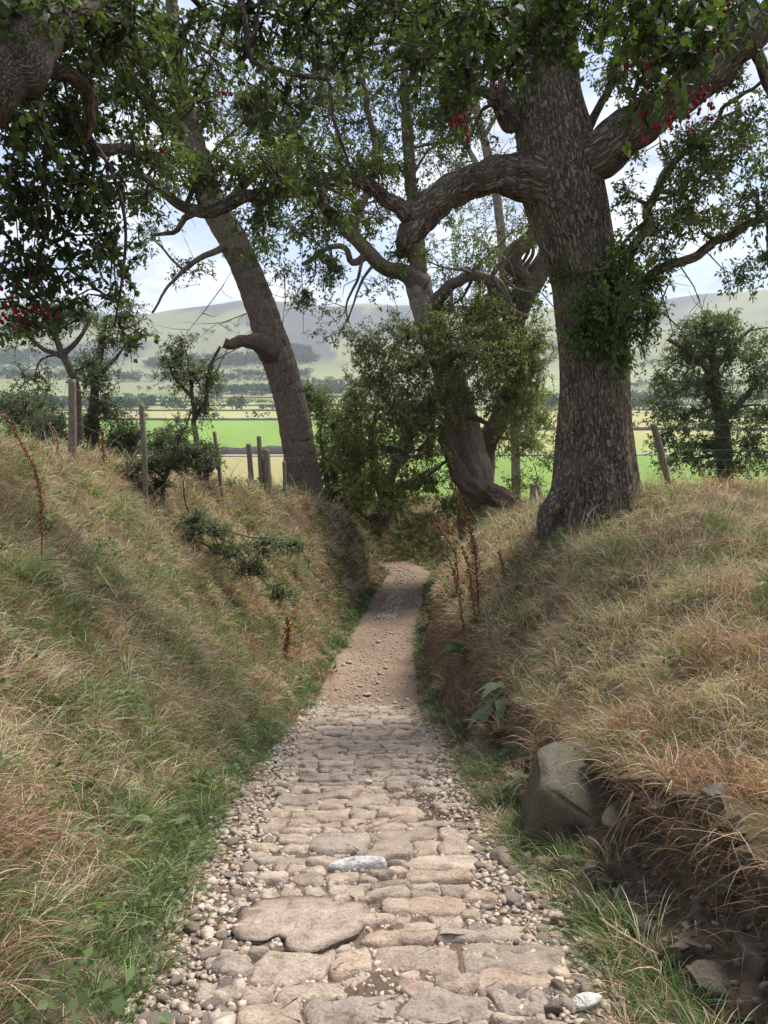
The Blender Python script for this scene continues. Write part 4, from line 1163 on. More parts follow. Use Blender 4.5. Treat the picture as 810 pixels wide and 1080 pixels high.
def sample(weight, n):
    """n random points on the ground, faces drawn by weight (per square metre)."""
    wgt = FA * weight
    f = rng.choice(len(wgt), n, p=wgt / wgt.sum())
    a_, b_ = rng.random((n, 1)), rng.random((n, 1))
    q = V4[f]
    p_ = (q[:, 0] * (1 - a_) + q[:, 1] * a_) * (1 - b_) + (q[:, 3] * (1 - a_) + q[:, 2] * a_) * b_
    return p_, FN[f], f


def blades(mb, p_, up, lean, h, bend, wd, col, segs=4):
    """Curved ribbons: base p_, growing along up, falling over towards lean."""
    n = len(p_)
    h = h[:, None]; bend = bend[:, None]
    p0 = p_ - up * 0.02
    p1 = p_ + up * h * (0.62 - 0.25 * bend) + lean * h * 0.20 * bend
    p2 = p_ + up * h * (0.95 - 0.85 * bend) + lean * h * (0.25 + 0.65 * bend)
    ts = np.linspace(0, 1, segs + 1)
    C = (1 - ts)[None, :, None] ** 2 * p0[:, None] + 2 * ((1 - ts) * ts)[None, :, None] * p1[:, None] + (ts ** 2)[None, :, None] * p2[:, None]
    toc = norm(np.array([0, 0, EYE]) - p_)
    sd = norm(np.cross(norm(p2 - p0), norm(toc + rng.normal(size=(n, 3)) * 0.9)))
    prof = np.interp(ts, [0, 0.3, 0.75, 1], [0.8, 1, 0.65, 0.12])
    off = (wd[:, None] * 0.5 * prof[None, :])[..., None] * sd[:, None, :]
    V = np.stack([C - off, C + off], 2).reshape(-1, 3)
    k = 2 * (segs + 1)
    q = np.array([[2 * i, 2 * i + 1, 2 * i + 3, 2 * i + 2] for i in range(segs)])
    F = (q[None] + (np.arange(n) * k)[:, None, None]).reshape(-1, 4)
    mb.add(V, F, np.repeat(np.concatenate([col, np.ones((n, 1))], 1), k, axis=0))


FSEG = qseg
yy = FC[:, 1]
slope_t = np.where(FSEG == 3, 0, 0)
GREEN = np.array([(0.105, 0.155, 0.042), (0.15, 0.195, 0.06), (0.21, 0.22, 0.085), (0.13, 0.175, 0.08)])
DRY = np.array([(0.54, 0.41, 0.275), (0.46, 0.335, 0.225), (0.60, 0.485, 0.35), (0.43, 0.29, 0.205), (0.25, 0.175, 0.12), (0.50, 0.36, 0.27)])


def lerp_cols(tab, n):
    i = rng.integers(0, len(tab), n)
    return np.clip(tab[i] * rng.lognormal(0.05, 0.36, (n, 1)), 0, 0.74)


def grow(zone_w, n, hgt, green, dense_y, bend=(0.35, 0.95), wd=(0.0022, 0.0048), tuss=0.78, per=60, lean0=(0, 0, 0), lush=False, sp=0.07, name=None, mb=None):
    wgt = np.zeros(len(FA))
    for z_, k_ in zone_w.items():
        wgt[FSEG == z_] = k_
    if 9 in zone_w:
        ct0 = np.interp(FC[:, 1], [a_[0] for a_ in T_CTX], [a_[1] for a_ in T_CTX])
        wgt = wgt * np.where((FSEG == 9) & (FC[:, 1] < 6.5), smooth(0.04, 0.30, FC[:, 0] - ct0) * 0.95 + 0.05, 1)
    wgt = wgt * VIS * np.interp(yy, *dense_y)
    nt_ = int(n * tuss / per)
    if nt_ > 0:
        c_, cn_, _ = sample(wgt, nt_)
        scl = rng.lognormal(0, 0.42, (nt_, 1))
        dirs = rng.normal(size=(nt_, per, 3))
        dirs = dirs - (dirs * cn_[:, None]).sum(-1, keepdims=True) * cn_[:, None]
        rad = np.abs(rng.normal(size=(nt_, per, 1))) * sp * scl[:, None]
        dd = norm(dirs)
        p1 = (c_[:, None] + dd * rad).reshape(-1, 3)
        n1_ = np.repeat(cn_, per, 0)
        l1 = dd.reshape(-1, 3)
        s1 = np.repeat(scl, per, 0)[:, 0]
        tg1 = np.repeat(rng.normal(size=nt_), per)
    else:
        p1 = np.zeros((0, 3)); n1_ = p1; l1 = p1; s1 = np.zeros(0); tg1 = s1
    n2 = n - len(p1)
    if n2 > 0:
        p2, n2_, _ = sample(wgt, n2)
    else:
        p2 = np.zeros((0, 3)); n2_ = p2
    pA = np.concatenate([p1, p2]); nA = np.concatenate([n1_, n2_])
    m_ = len(pA)
    ang = fbm(pA * 1.3, 201, 2) * 5 + fbm(pA * 5, 202, 2) * 2
    fld = np.stack([np.cos(ang), np.sin(ang), 0 * ang], -1)
    down = np.stack([nA[:, 0], nA[:, 1], 0 * ang], -1)
    lean = np.concatenate([l1, np.zeros((len(p2), 3))]) * 1.5 + fld * 0.35 + down * 0.55 + rng.normal(size=(m_, 3)) * 0.65 * [1, 1, 0.4] + np.array(lean0)
    lean = norm(lean)
    up = norm(np.array([0, 0, 1.0]) * 0.75 + nA * 0.35 + rng.normal(size=(m_, 3)) * 0.16)
    lean = norm(lean - up * (lean * up).sum(-1, keepdims=True) * 0.8 + [0, 0, -0.12])
    sA = np.concatenate([s1, rng.lognormal(0, 0.25, len(p2))])
    hn = 1 + 0.45 * fbm(pA * 2.2, 203, 2)
    h = np.clip(rng.uniform(hgt[0], hgt[1], m_) * (0.55 + 0.45 * sA) * hn, 0.03, hgt[1] * 1.6)
    bd = np.clip(rng.uniform(bend[0], bend[1], m_), 0, 1)
    d_ = np.maximum(1.5, pA[:, 1])
    wdt = np.maximum(rng.uniform(wd[0], wd[1], m_), d_ * 0.00048)
    gp_ = green(pA) if callable(green) else np.full(m_, green)
    gsel = fbm(pA * [1.0, 1.0, 1.0], 205, 3) * 0.75 + fbm(pA * [5, 5, 5], 206, 2) * 0.85 + rng.normal(size=m_) * 0.34 + np.concatenate([tg1 * 0.42, np.zeros(len(p2))])
    isg = gsel < (gp_ - 0.5) * 1.6
    col = np.where(isg[:, None], lerp_cols(GREEN, m_), lerp_cols(DRY, m_))
    if lush:
        col = np.where(isg[:, None], lerp_cols(np.array([(0.075, 0.125, 0.038), (0.105, 0.16, 0.05), (0.15, 0.195, 0.08)]), m_), col)
    # the season's wash: pinker dry grass on the lower slopes
    pk = smooth(0.0, 0.3, fbm(pA * 0.6, 207, 3))[:, None] * (~isg)[:, None]
    col = col * (1 - pk * np.array([0.0, 0.13, 0.10]))
    rs = smooth(0.12, 0.35, fbm(pA * 1.7, 208, 3))[:, None] * (~isg)[:, None] * (rng.random((m_, 1)) < 0.7)
    col = col * (1 - rs * np.array([0.28, 0.42, 0.45]))
    dg = smooth(0.08, 0.3, fbm(pA * 2.1, 209, 3))[:, None] * isg[:, None]
    col = col * (1 - 0.42 * dg)
    far_ = pA[:, 1] > 9
    blades(mb, pA[~far_], up[~far_], lean[~far_], h[~far_], bd[~far_], wdt[~far_], col[~far_], 5)
    blades(mb, pA[far_], up[far_], lean[far_], h[far_], bd[far_], wdt[far_], col[far_], 3)


DY = [(0, 1.0), (3.5, 1.0), (6, 0.62), (10, 0.34), (16, 0.17), (24, 0.09), (31, 0.05)]
DY = ([a_ for a_, _ in DY], [b_ for _, b_ in DY])
mb = MB()


def g_left(p_):
    hgt_ = p_[:, 2] - np.interp(p_[:, 1], [a_[0] for a_ in T_RLZ], [a_[1] for a_ in T_RLZ])
    return 0.49 - 0.22 * smooth(-0.7, -0.1, hgt_) - 0.12 * smooth(9, 15, p_[:, 1]) - 0.10 * smooth(-1.5, -2.6, hgt_)


def g_right(p_):
    return 0.23 + 0.10 * smooth(1.2, 3, p_[:, 0]) - 0.05 * smooth(7, 11, p_[:, 1])


grow({0: 0.5, 1: 0.6, 2: 1.0, 3: 1.0, 4: 1.0}, 150000, (0.13, 0.34), g_left, DY, mb=mb)
grow({8: 0.02, 9: 1.0, 10: 0.9, 11: 0.5}, 120000, (0.13, 0.34), g_right, DY, mb=mb)
# fine upright seed stalks that stand above the sward
grow({0: 0.5, 1: 0.5, 2: 1.2, 3: 0.6, 4: 0.15, 9: 0.4, 10: 0.7, 11: 0.5}, 9000, (0.3, 0.62), 0.02, [(0, 8, 16, 31), (0.5, 0.8, 0.6, 0.3)], bend=(0.05, 0.35), wd=(0.0012, 0.002), tuss=0.0, mb=mb)
tag(mb.build('grass', M_BLADE, smooth_shade=False), 'long dry and green grass covering both banks', kind='stuff')
mb = MB()
VD = [(0, 4, 8, 14, 20, 31), (1, 1, 0.7, 0.45, 0.3, 0.15)]
grow({5: 1.0, 4: 0.16}, 50000, (0.08, 0.22), 0.78, VD, lush=True, mb=mb, tuss=0.7, sp=0.06)
grow({7: 1.0}, 28000, (0.08, 0.24), 0.62, VD, lush=True, mb=mb, tuss=0.7, sp=0.05, lean0=(-0.5, 0, 0))
grow({6: 1.0}, 500, (0.04, 0.09), 0.8, VD, lush=True, mb=mb, tuss=0.9, per=14, sp=0.02)
grow({5: 1.0, 6: 1.0, 7: 1.0, 8: 0.6, 4: 0.4}, 9000, (0.15, 0.5), 0.6, [(0, 25.9, 26.3, 31), (0, 0, 1, 1)], mb=mb, tuss=0.6, wd=(0.006, 0.012))
grow({8: 1.0}, 700, (0.06, 0.16), 0.7, [(0, 7, 10), (1, 1, 0)], lush=True, mb=mb, tuss=0.9, per=22, sp=0.03)
tag(mb.build('verge_grass', M_BLADE, smooth_shade=False), 'fresh green grass along both edges of the path', kind='stuff')
# dead grass and roots hanging over the crumbling edge of the right bank
mb = MB()
near_edge = np.zeros(len(FA))
for s_ in (8, 9):
    ke = FSEG == s_
    ct_ = np.interp(FC[:, 1], [a_[0] for a_ in T_CTX], [a_[1] for a_ in T_CTX])
    near_edge = np.where(ke, np.exp(-((FC[:, 0] - ct_ - 0.07) / 0.13) ** 2), near_edge)
near_edge *= VIS * np.interp(yy, *VD) * (yy < 14)
p_, n_, _ = sample(near_edge * np.where(yy < 5.4, 0.7, 1.0), 6500)
m_ = len(p_)
ang = fbm(p_ * 3, 211, 2) * 1.2
lean = norm(np.stack([-np.cos(ang), np.sin(ang) * 0.8, np.full(m_, -0.55)], -1) + rng.normal(size=(m_, 3)) * 0.75)
up = norm(np.stack([np.full(m_, -0.35), 0 * ang, np.full(m_, 0.65)], -1) + rng.normal(size=(m_, 3)) * 0.25)
blades(mb, p_ + [0, 0, 0.02], up, lean, rng.uniform(0.10, 0.34, m_) * (1 + 0.5 * fbm(p_ * 2, 212, 2)), rng.uniform(0.7, 1.0, m_), np.maximum(rng.uniform(0.0014, 0.003, m_), p_[:, 1] * 0.0004), lerp_cols(np.array([(0.34, 0.23, 0.145), (0.25, 0.165, 0.105), (0.40, 0.29, 0.18), (0.16, 0.105, 0.07), (0.13, 0.085, 0.06)]), m_), 5)
tag(mb.build('hanging_dead_grass', M_BLADE, smooth_shade=False), 'dead grass hanging over the crumbling edge', kind='stuff')

# low broad leaved weeds threaded through the sward
mb = MB()
wz = np.isin(FSEG, (2, 3, 4, 5, 9, 10)) * VIS * np.interp(yy, *VD) * np.where(FSEG == 5, 2.5, 1.0)
p_, n_, _ = sample(wz, 420)
for q_, nn_ in zip(p_, n_):
    k_ = rng.integers(7, 22)
    sp_ = rng.uniform(0.04, 0.13)
    o_ = rng.normal(size=(k_, 3)) * sp_
    o_ = o_ - (o_ @ nn_)[:, None] * nn_ + nn_ * rng.uniform(0.06, 0.24, (k_, 1))
    l_ = rng.uniform(0.025, 0.065) * max(1, q_[1] / 9)
    leaves(mb, q_ + o_, rng.normal(size=(k_, 3)) * [1, 1, 0.3] + nn_ * 0.3, np.tile(nn_, (k_, 1)) + rng.normal(size=(k_, 3)) * 0.4, l_ * rng.uniform(0.7, 1.3, k_), l_ * 0.6, leaf_cols(k_, (0.06, 0.10, 0.03), (0.16, 0.21, 0.08)))
tag(mb.build('low_weeds', M_LEAF, smooth_shade=False), 'small broad leaved weeds in the bank grass', kind='stuff')

# ------------------------------------------------------------------ paving and loose stones
SL = math.atan(0.289)


def flag_mesh(name, outline, thick, mat, seed, dome=0.25, rough=0.006, link=False):
    """A worn stone: outline (n,2) in metres, rounded shoulders, dished and pitted top."""
    o = np.asarray(outline, float)
    n = len(o)
    c = o.mean(0)
    mb = MB()
    e_ = np.roll(o, -1, 0) - np.roll(o, 1, 0)
    nn = norm(np.stack([e_[:, 1], -e_[:, 0]], -1))
    half = 0.5 * float(np.ptp(o, axis=0).min())
    i1, i2 = min(0.005, 0.08 * half), min(0.016, 0.2 * half)
    V = []
    for k_, z_ in ((-0.004, -thick), (-0.005, -thick * 0.4), (0.0, -0.012), (i1, -0.003), (i2, 0.003)):
        q = o - nn * k_
        V.append(np.concatenate([q, np.full((n, 1), z_)], 1))
    q2 = o - nn * i2
    for k_, z_ in ((0.78, 0.006), (0.55, 0.007), (0.32, 0.007), (0.12, 0.007)):
        q = c + (q2 - c) * k_
        V.append(np.concatenate([q, np.full((n, 1), z_)], 1))
    rings = V
    V = V + [np.array([[c[0], c[1], 0.007]])]
    V = np.concatenate(V)
    V[:, 2] += (np.arange(len(V)) >= 2 * n) * fbm(np.concatenate([V[:, :2] * 9, np.full((len(V), 1), seed * 1.7)], 1), 301, 4) * rough * 3.6
    V[:, :2] += np.stack([fbm(V * 16 + seed, 302, 2), fbm(V * 16 + seed + 50, 303, 2)], -1) * 0.012
    q = []
    for i in range(len(rings) - 1):
        for j in range(n):
            q.append([i * n + j, i * n + (j + 1) % n, (i + 1) * n + (j + 1) % n, (i + 1) * n + j])
    e = (len(rings) - 1) * n
    tri = [[e + j, e + (j + 1) % n, e + n] for j in range(n)]
    mb.add(V, [np.array(q), np.array(tri)])
    return mb.build(name, mat, link=link)


def outline_rect(a, b, seed, n=36, ex=3.2, jag=0.16):
    th = np.arange(n) / n * 2 * math.pi
    r = 1.0 / (np.abs(np.cos(th)) ** ex + np.abs(np.sin(th)) ** ex) ** (1 / ex)
    k = 1 + jag * fbm(np.stack([np.cos(th) * 1.3, np.sin(th) * 1.3, 0 * th + seed * 2.3], -1), 311, 3) * 1.6
    sk = 0.18 * math.sin(seed * 12.9)
    x = r * np.cos(th) * k
    y = r * np.sin(th) * k
    return np.stack([a * (x * (1 + 0.15 * math.sin(seed * 7.7) * y)) + sk * b * y, b * y * (1 + 0.18 * math.sin(seed * 3.1) * x)], -1)


def set_on_path(o, x, y, lift, tilt=(0, 0), rz=0.0):
    sl = math.atan((gz(x, y + 0.15) - gz(x, y - 0.15)) / 0.3)
    o.location = (x, y, gz(x, y) + 0.012 + lift)
    o.rotation_euler = (sl + tilt[0], tilt[1], rz)


BL = [(0.4, -0.62), (2.4, -0.62), (3.3, -0.66), (4.4, -0.76), (6.5, -0.88), (9, -0.95), (11.3, -0.95)]
BR = [(0.4, 0.60), (2.4, 0.58), (3.3, 0.46), (4.4, 0.50), (6.5, 0.42), (9, 0.46), (11.3, 0.46)]
slab_c = gz_cam(320, 975)
white_c = gz_cam(378, 917)
KEEP = [(slab_c[0], slab_c[1], 0.31, 0.29), (white_c[0], white_c[1], 0.16, 0.07)]
pink_c = [gz_cam(380, 941), gz_cam(342, 848), gz_cam(452, 1040), gz_cam(432, 806)]
stones = []
courses = [1.55]
while courses[-1] < 11.15:
    courses.append(courses[-1] + rng.choice([rng.uniform(0.08, 0.14), rng.uniform(0.15, 0.26)], p=[0.42, 0.58]))


def cline(k_, x_):
    """Wavy joint between two courses."""
    x_ = np.asarray(x_, float)
    am = 0.45 * min(courses[min(k_ + 1, len(courses) - 1)] - courses[k_], courses[k_] - courses[max(k_ - 1, 0)] if k_ else 0.1)
    am = max(am, 0.04)
    return courses[k_] + am * fbm(np.stack([x_ * 2.6, 0 * x_ + k_ * 7.3, 0 * x_], -1).reshape(-1, 3), 401, 2).reshape(x_.shape) * 1.3 + 0.05 * np.sin(x_ * 2.2)


nblock = []
for k_ in range(len(courses) - 1):
    y0 = courses[k_]; hgt = courses[k_ + 1] - y0
    ym = y0 + hgt / 2
    xl, xr = T(BL, ym) + rng.normal() * 0.09 + 0.06, T(BR, ym) + rng.normal() * 0.10 - 0.05
    x = xl
    sl0 = rng.normal() * 0.2 * hgt
    block, nblock = nblock, []
    while x < xr - 0.06:
        wd = float(np.clip(hgt * rng.choice([0.7, 1.1, 1.5, 2.0, 2.6], p=[0.14, 0.26, 0.28, 0.20, 0.12]), 0.10, 0.46))
        jump = [b_ for a_, b_ in block if a_ - 0.05 < x < b_ - 0.02]
        if jump:
            x = max(jump)
            continue
        nxt = [a_ for a_, b_ in block if a_ > x]
        if nxt and x + wd > min(nxt) - 0.06:
            wd = min(nxt) - x
            if wd < 0.06:
                x = min(nxt)
                continue
        sl1 = rng.normal() * 0.22 * hgt
        tall = k_ + 2 < len(courses) and rng.random() < 0.12 and wd > 0.14
        if tall:
            nblock.append((x, x + wd))
        kt = k_ + 2 if tall else k_ + 1
        g0, g1 = rng.uniform(0.002, 0.008), rng.uniform(0.002, 0.008)
        nE, nS = 13, 6
        xb = np.linspace(x + g0 - sl0 / 2, x + wd - g0 - sl1 / 2, nE)
        xt = np.linspace(x + wd - g0 + sl1 / 2, x + g0 + sl0 / 2, nE)
        yb, yt = cline(k_, xb) + g1, cline(kt, xt) - g1
        u_ = np.linspace(0, 1, nS + 2)[1:-1]
        o_ = np.concatenate([np.stack([xb, yb], -1), np.stack([xb[-1] + (xt[0] - xb[-1]) * u_, yb[-1] + (yt[0] - yb[-1]) * u_], -1), np.stack([xt, yt], -1), np.stack([xt[-1] + (xb[0] - xt[-1]) * u_, yt[-1] + (yb[0] - yt[-1]) * u_], -1)])
        for _ in range(2):      # wear off the corners
            o_ = o_ * 0.5 + 0.25 * (np.roll(o_, 1, 0) + np.roll(o_, -1, 0))
        o_ = o_ + np.stack([fbm(np.concatenate([o_ * 9, np.full((len(o_), 1), 5.0)], 1), 402 + a_, 3) for a_ in (0, 1)], -1) * 0.034
        cx, cy = o_.mean(0)
        x += wd
        sl0 = sl1
        if any(((((o_ - [a_, b_]) / [c_, d_]) ** 2).sum(1) < 0.86).any() for a_, b_, c_, d_ in KEEP):
            continue
        if rng.random() < 0.03 or (cx > 0.2 and 5.0 < cy < 6.3 and rng.random() < 0.8):
            continue
        stones.append((cx, cy, wd, hgt, o_ - [cx, cy]))
# smaller stones wedged into the gaps
allp = np.concatenate([s_[4] + [s_[0], s_[1]] for s_ in stones])
filled = []
for _ in range(2600):
    y_ = rng.uniform(1.2, 11.1)
    x_ = rng.uniform(T(BL, y_) - 0.03, T(BR, y_) + 0.03)
    if any(((x_ - a_) / (c_ + 0.03)) ** 2 + ((y_ - b_) / (d_ + 0.03)) ** 2 < 1.05 for a_, b_, c_, d_ in KEEP) or (x_ > 0.2 and 5.1 < y_ < 6.2 and rng.random() < 0.9):
        continue
    dm = np.min(np.hypot(*(allp - [x_, y_]).T))
    if filled:
        fa_ = np.array(filled)
        dm = min(dm, np.min(np.hypot(fa_[:, 0] - x_, fa_[:, 1] - y_) - fa_[:, 2]))
    if dm < 0.03:
        continue
    near_ = [s_ for s_ in stones if abs(s_[0] - x_) < 0.5 and abs(s_[1] - y_) < 0.4]
    inside = False
    for s_ in near_:
        o_ = s_[4] + [s_[0], s_[1]]
        q0, q1 = o_, np.roll(o_, -1, 0)
        cr_ = ((q0[:, 1] > y_) != (q1[:, 1] > y_)) & (x_ < (q1[:, 0] - q0[:, 0]) * (y_ - q0[:, 1]) / (q1[:, 1] - q0[:, 1] + 1e-12) + q0[:, 0])
        if cr_.sum() % 2:
            inside = True
            break
    if inside:
        continue
    filled.append((x_, y_, min(dm, 0.085)))
for x_, y_, r_ in filled:
    a_ = r_ * rng.uniform(0.95, 1.35)
    ol = outline_rect(a_, r_ * 0.92, len(stones) + 3, ex=rng.uniform(2.2, 4.0), jag=0.2)
    stones.append((x_, y_, 2 * a_, 2 * r_, ol))
stones.sort(key=lambda s_: -s_[2] * s_[3] / s_[1] ** 2)
small = MB()
pi_ = {int(np.argmin([math.hypot(s_[0] - c_[0], s_[1] - c_[1]) for s_ in stones])) for c_ in pink_c}
for i, (xc, yc, wd, hgt, ol) in enumerate(stones):
    pk = i in pi_
    o = flag_mesh('paving_stone', ol, 0.07, M_PINK if pk else M_SETT, i, link=True)
    set_on_path(o, xc, yc, rng.uniform(0.008, 0.033), (rng.normal() * 0.04, rng.normal() * 0.045))
    if i >= 296:      # the tiniest wedged pieces are one body
        from mathutils import Euler
        R_ = np.array(Euler(o.rotation_euler).to_matrix())
        V_ = np.array([v_.co[:] for v_ in o.data.vertices]) @ R_.T + np.array(o.location)
        q4 = np.array([list(f_.vertices) for f_ in o.data.polygons if len(f_.vertices) == 4])
        q3 = np.array([list(f_.vertices) for f_ in o.data.polygons if len(f_.vertices) == 3])
        small.add(V_, [q4, q3])
        bpy.data.objects.remove(o)
        continue
    size = 'broad' if wd > 0.36 else ('middling' if wd > 0.24 else 'narrow')
    row = 'nearest stretch' if yc < 3.2 else ('stretch around the big split slab' if yc < 4.6 else ('stretch beside the damp bare earth' if yc < 6.6 else ('far stretch' if yc < 9 else 'last rows before the dirt track')))
    pl = 'beside the left gravel' if xc < T(BL, yc) + 0.25 else ('beside the right gravel' if xc > T(BR, yc) - 0.25 else 'mid path')
    tag(o, f"{'pinkish' if pk else 'buff'} worn {size} paving stone, {pl}, {row}", 'paving stone', 'stones paving the path')
if small.n:
    tag(small.build('paving_chips', M_SETT), kind='stuff')
# the big split slab and the white stone
so = np.array([(-0.43, -0.05), (-0.40, 0.10), (-0.30, 0.20), (-0.12, 0.235), (0.06, 0.22), (0.22, 0.23), (0.36, 0.16), (0.40, 0.02), (0.33, -0.12), (0.20, -0.20), (0.05, -0.27), (-0.05, -0.24), (-0.07, -0.15), (-0.13, -0.12), (-0.23, -0.17), (-0.34, -0.17)])
t_ = np.linspace(0, 16, 49)[:-1]
so = so * [0.78, 1.3]
so = np.stack([np.interp(t_, np.arange(17), np.append(so[:, i], so[0, i])) for i in range(2)], -1)
o = flag_mesh('paving_slab', so, 0.08, M_SLAB, 3, rough=0.009, link=True)
set_on_path(o, slab_c[0], slab_c[1], 0.010)
tag(o, 'largest grey brown slab in the path, roughly heart shaped, above the nearest rows', 'paving slab')
wo_ = np.array([(-0.17, -0.035), (-0.14, 0.02), (-0.05, 0.05), (0.06, 0.055), (0.15, 0.05), (0.165, 0.01), (0.08, 0.0), (0.0, -0.005), (-0.08, -0.045)])
o = flag_mesh('white_stone', wo_[::-1] * [1, 1.5], 0.05, M_WHITE, 5, link=True)
set_on_path(o, white_c[0], white_c[1], 0.045)
tag(o, 'long bright white stone set across the middle of the cobbles', 'stone')


def pebble_geo(seed, sub=2):
    import bmesh
    bm = bmesh.new()
    bmesh.ops.create_icosphere(bm, subdivisions=sub, radius=1.0)
    V = np.array([v.co[:] for v in bm.verts])
    F = np.array([[v.index for v in f.verts] for f in bm.faces])
    bm.free()
    r_ = np.random.default_rng(seed)
    # a few cut planes make it angular, then stretch
    for _ in range(10):
        n_ = norm(r_.normal(size=3))
        dd = r_.uniform(0.45, 0.78)
        s_ = V @ n_
        V = V - np.where(s_ > dd, (s_ - dd) * 0.85, 0)[:, None] * n_
    V = V * r_.uniform([0.85, 0.6, 0.42], [1.25, 0.95, 0.7])
    V = V + V * fbm(V * 1.8 + seed * 3, 321, 3)[:, None] * 0.16
    return V, F


geos = [pebble_geo(s_) for s_ in range(14)]
lows = [pebble_geo(s_ + 40, 1) for s_ in range(14)]
pmesh = []
for V, F in geos:
    mb = MB(); mb.add(V, F)
    o_ = mb.build('loose_stone', M_PEB, link=False)
    pmesh.append(o_.data)
    bpy.data.objects.remove(o_)


def margin_point(yr):
    y_ = yr
    l0, l1 = T(T_PL, y_) - 0.06, T(BL, y_) + 0.06
    r0, r1 = T(BR, y_) - 0.05, T(T_PR, y_) + 0.10
    if rng.random() < (l1 - l0) / ((l1 - l0) + (r1 - r0)):
        return l0 + (l1 - l0) * rng.random() ** 0.8
    return r0 + (r1 - r0) * rng.random()


cand = []
for _ in range(900):
    y_ = 2.1 + 8.6 * rng.random() ** 1.7
    cand.append((margin_point(y_), y_, rng.lognormal(math.log(0.032), 0.32)))
for _ in range(40):
    y_ = rng.uniform(11.6, 25)
    cand.append((rng.uniform(T(T_PL, y_) + 0.1, T(T_PR, y_) - 0.1), y_, rng.lognormal(math.log(0.045), 0.3)))
cand.sort(key=lambda c_: -c_[2] / c_[1])
for i, (x_, y_, s_) in enumerate(cand[:290]):
    s_ = min(s_, 0.075)
    o = bpy.data.objects.new('loose_stone', pmesh[i % 14])
    COL.objects.link(o)
    o.scale = (s_, s_, s_)
    o.location = (x_, y_, gz(x_, y_) + s_ * rng.uniform(0.3, 0.7))
    o.rotation_euler = (rng.normal() * 0.4, rng.normal() * 0.4, rng.uniform(0, 6.28))
    lab = 'small loose stone lying in the gravel on the left edge of the path' if x_ < -0.4 and y_ < 11.4 else ('small loose stone lying in the gravel on the right edge of the path' if y_ < 11.4 else 'loose stone lying on the dirt track past the cobbles')
    tag(o, lab, 'loose stone', 'loose stones along the path')
# all the smaller gravel is one body
mb = MB()


def strew(x_, y_, s_, lift=0.3):
    V, F = lows[rng.integers(0, 14)]
    a_ = rng.uniform(0, 6.28)
    ca, sa = math.cos(a_), math.sin(a_)
    W_ = V @ np.array([[ca, sa, 0], [-sa, ca, 0], [0, 0, 1.0]]) * s_
    tone = rng.choice([0, 1, 2, 3], p=[0.4, 0.3, 0.2, 0.1])
    c_ = np.array([(0.38, 0.30, 0.235), (0.47, 0.39, 0.31), (0.31, 0.255, 0.21), (0.37, 0.275, 0.205)])[tone] * rng.uniform(0.8, 1.2)
    mb.add(W_ + [x_, y_, gz(x_, y_) + 0.012 + s_ * lift], F, (*c_, 1))


for x_, y_, s_ in cand[290:]:
    strew(x_, y_, s_)
for _ in range(8500):
    y_ = 2.0 + 9.6 * rng.random() ** 1.5
    strew(margin_point(y_), y_, rng.lognormal(math.log(0.017), 0.4))
for _ in range(7000):
    y_ = 1.8 + 9.6 * rng.random() ** 1.5
    strew(rng.uniform(T(BL, y_), T(BR, y_)), y_, rng.lognormal(math.log(0.012), 0.45), 0.1)
for _ in range(2600):
    y_ = 11.2 + 14 * rng.random() ** 1.3
    u_ = np.clip(rng.normal() * 0.22 + 0.5, 0, 1)
    pl_, pr_ = T(T_PL, y_), T(T_PR, y_)
    strew(pl_ + (pr_ - pl_) * u_, y_, rng.lognormal(math.log(0.016), 0.4))
for _ in range(1500):
    y_ = rng.uniform(19.0, 25.5)
    pl_, pr_ = T(T_PL, y_), T(T_PR, y_)
    strew(pl_ + (pr_ - pl_) * rng.uniform(0.25, 0.6), y_, rng.lognormal(math.log(0.03), 0.3))
tag(mb.build('gravel', M_TINT, smooth_shade=False), kind='stuff')

# pale stones that catch the eye
for px_, py_, s_, lab in [(518, 909, 0.045, 'white stone at the foot of the right bank grass'), (620, 1066, 0.075, 'pale grey stone at the bottom corner of the gravel by the grass'), (301, 941, 0.03, 'small white stone among the cobbles above the split slab'),
                          (237, 967, 0.032, 'small white stone in the left gravel beside the split slab'), (289, 719, 0.05, 'white stone lying on the far cobbles'), (388, 735, 0.07, 'flat pale stone on the dirt just past the cobbles')]:
    c_ = gz_cam(px_, py_)
    if px_ == 289:
        c_ = gz_cam(389, 829)
    mb = MB(); V, F = pebble_geo(int(px_)); mb.add(V * s_, F)
    o = mb.build('white_stone', M_WHITE if s_ != 0.07 else M_PEB, base=(0, 0, 0))
    o.location = (c_[0], c_[1], c_[2] + 0.02 + s_ * 0.3)
    tag(o, lab, 'stone', 'pale loose stones')


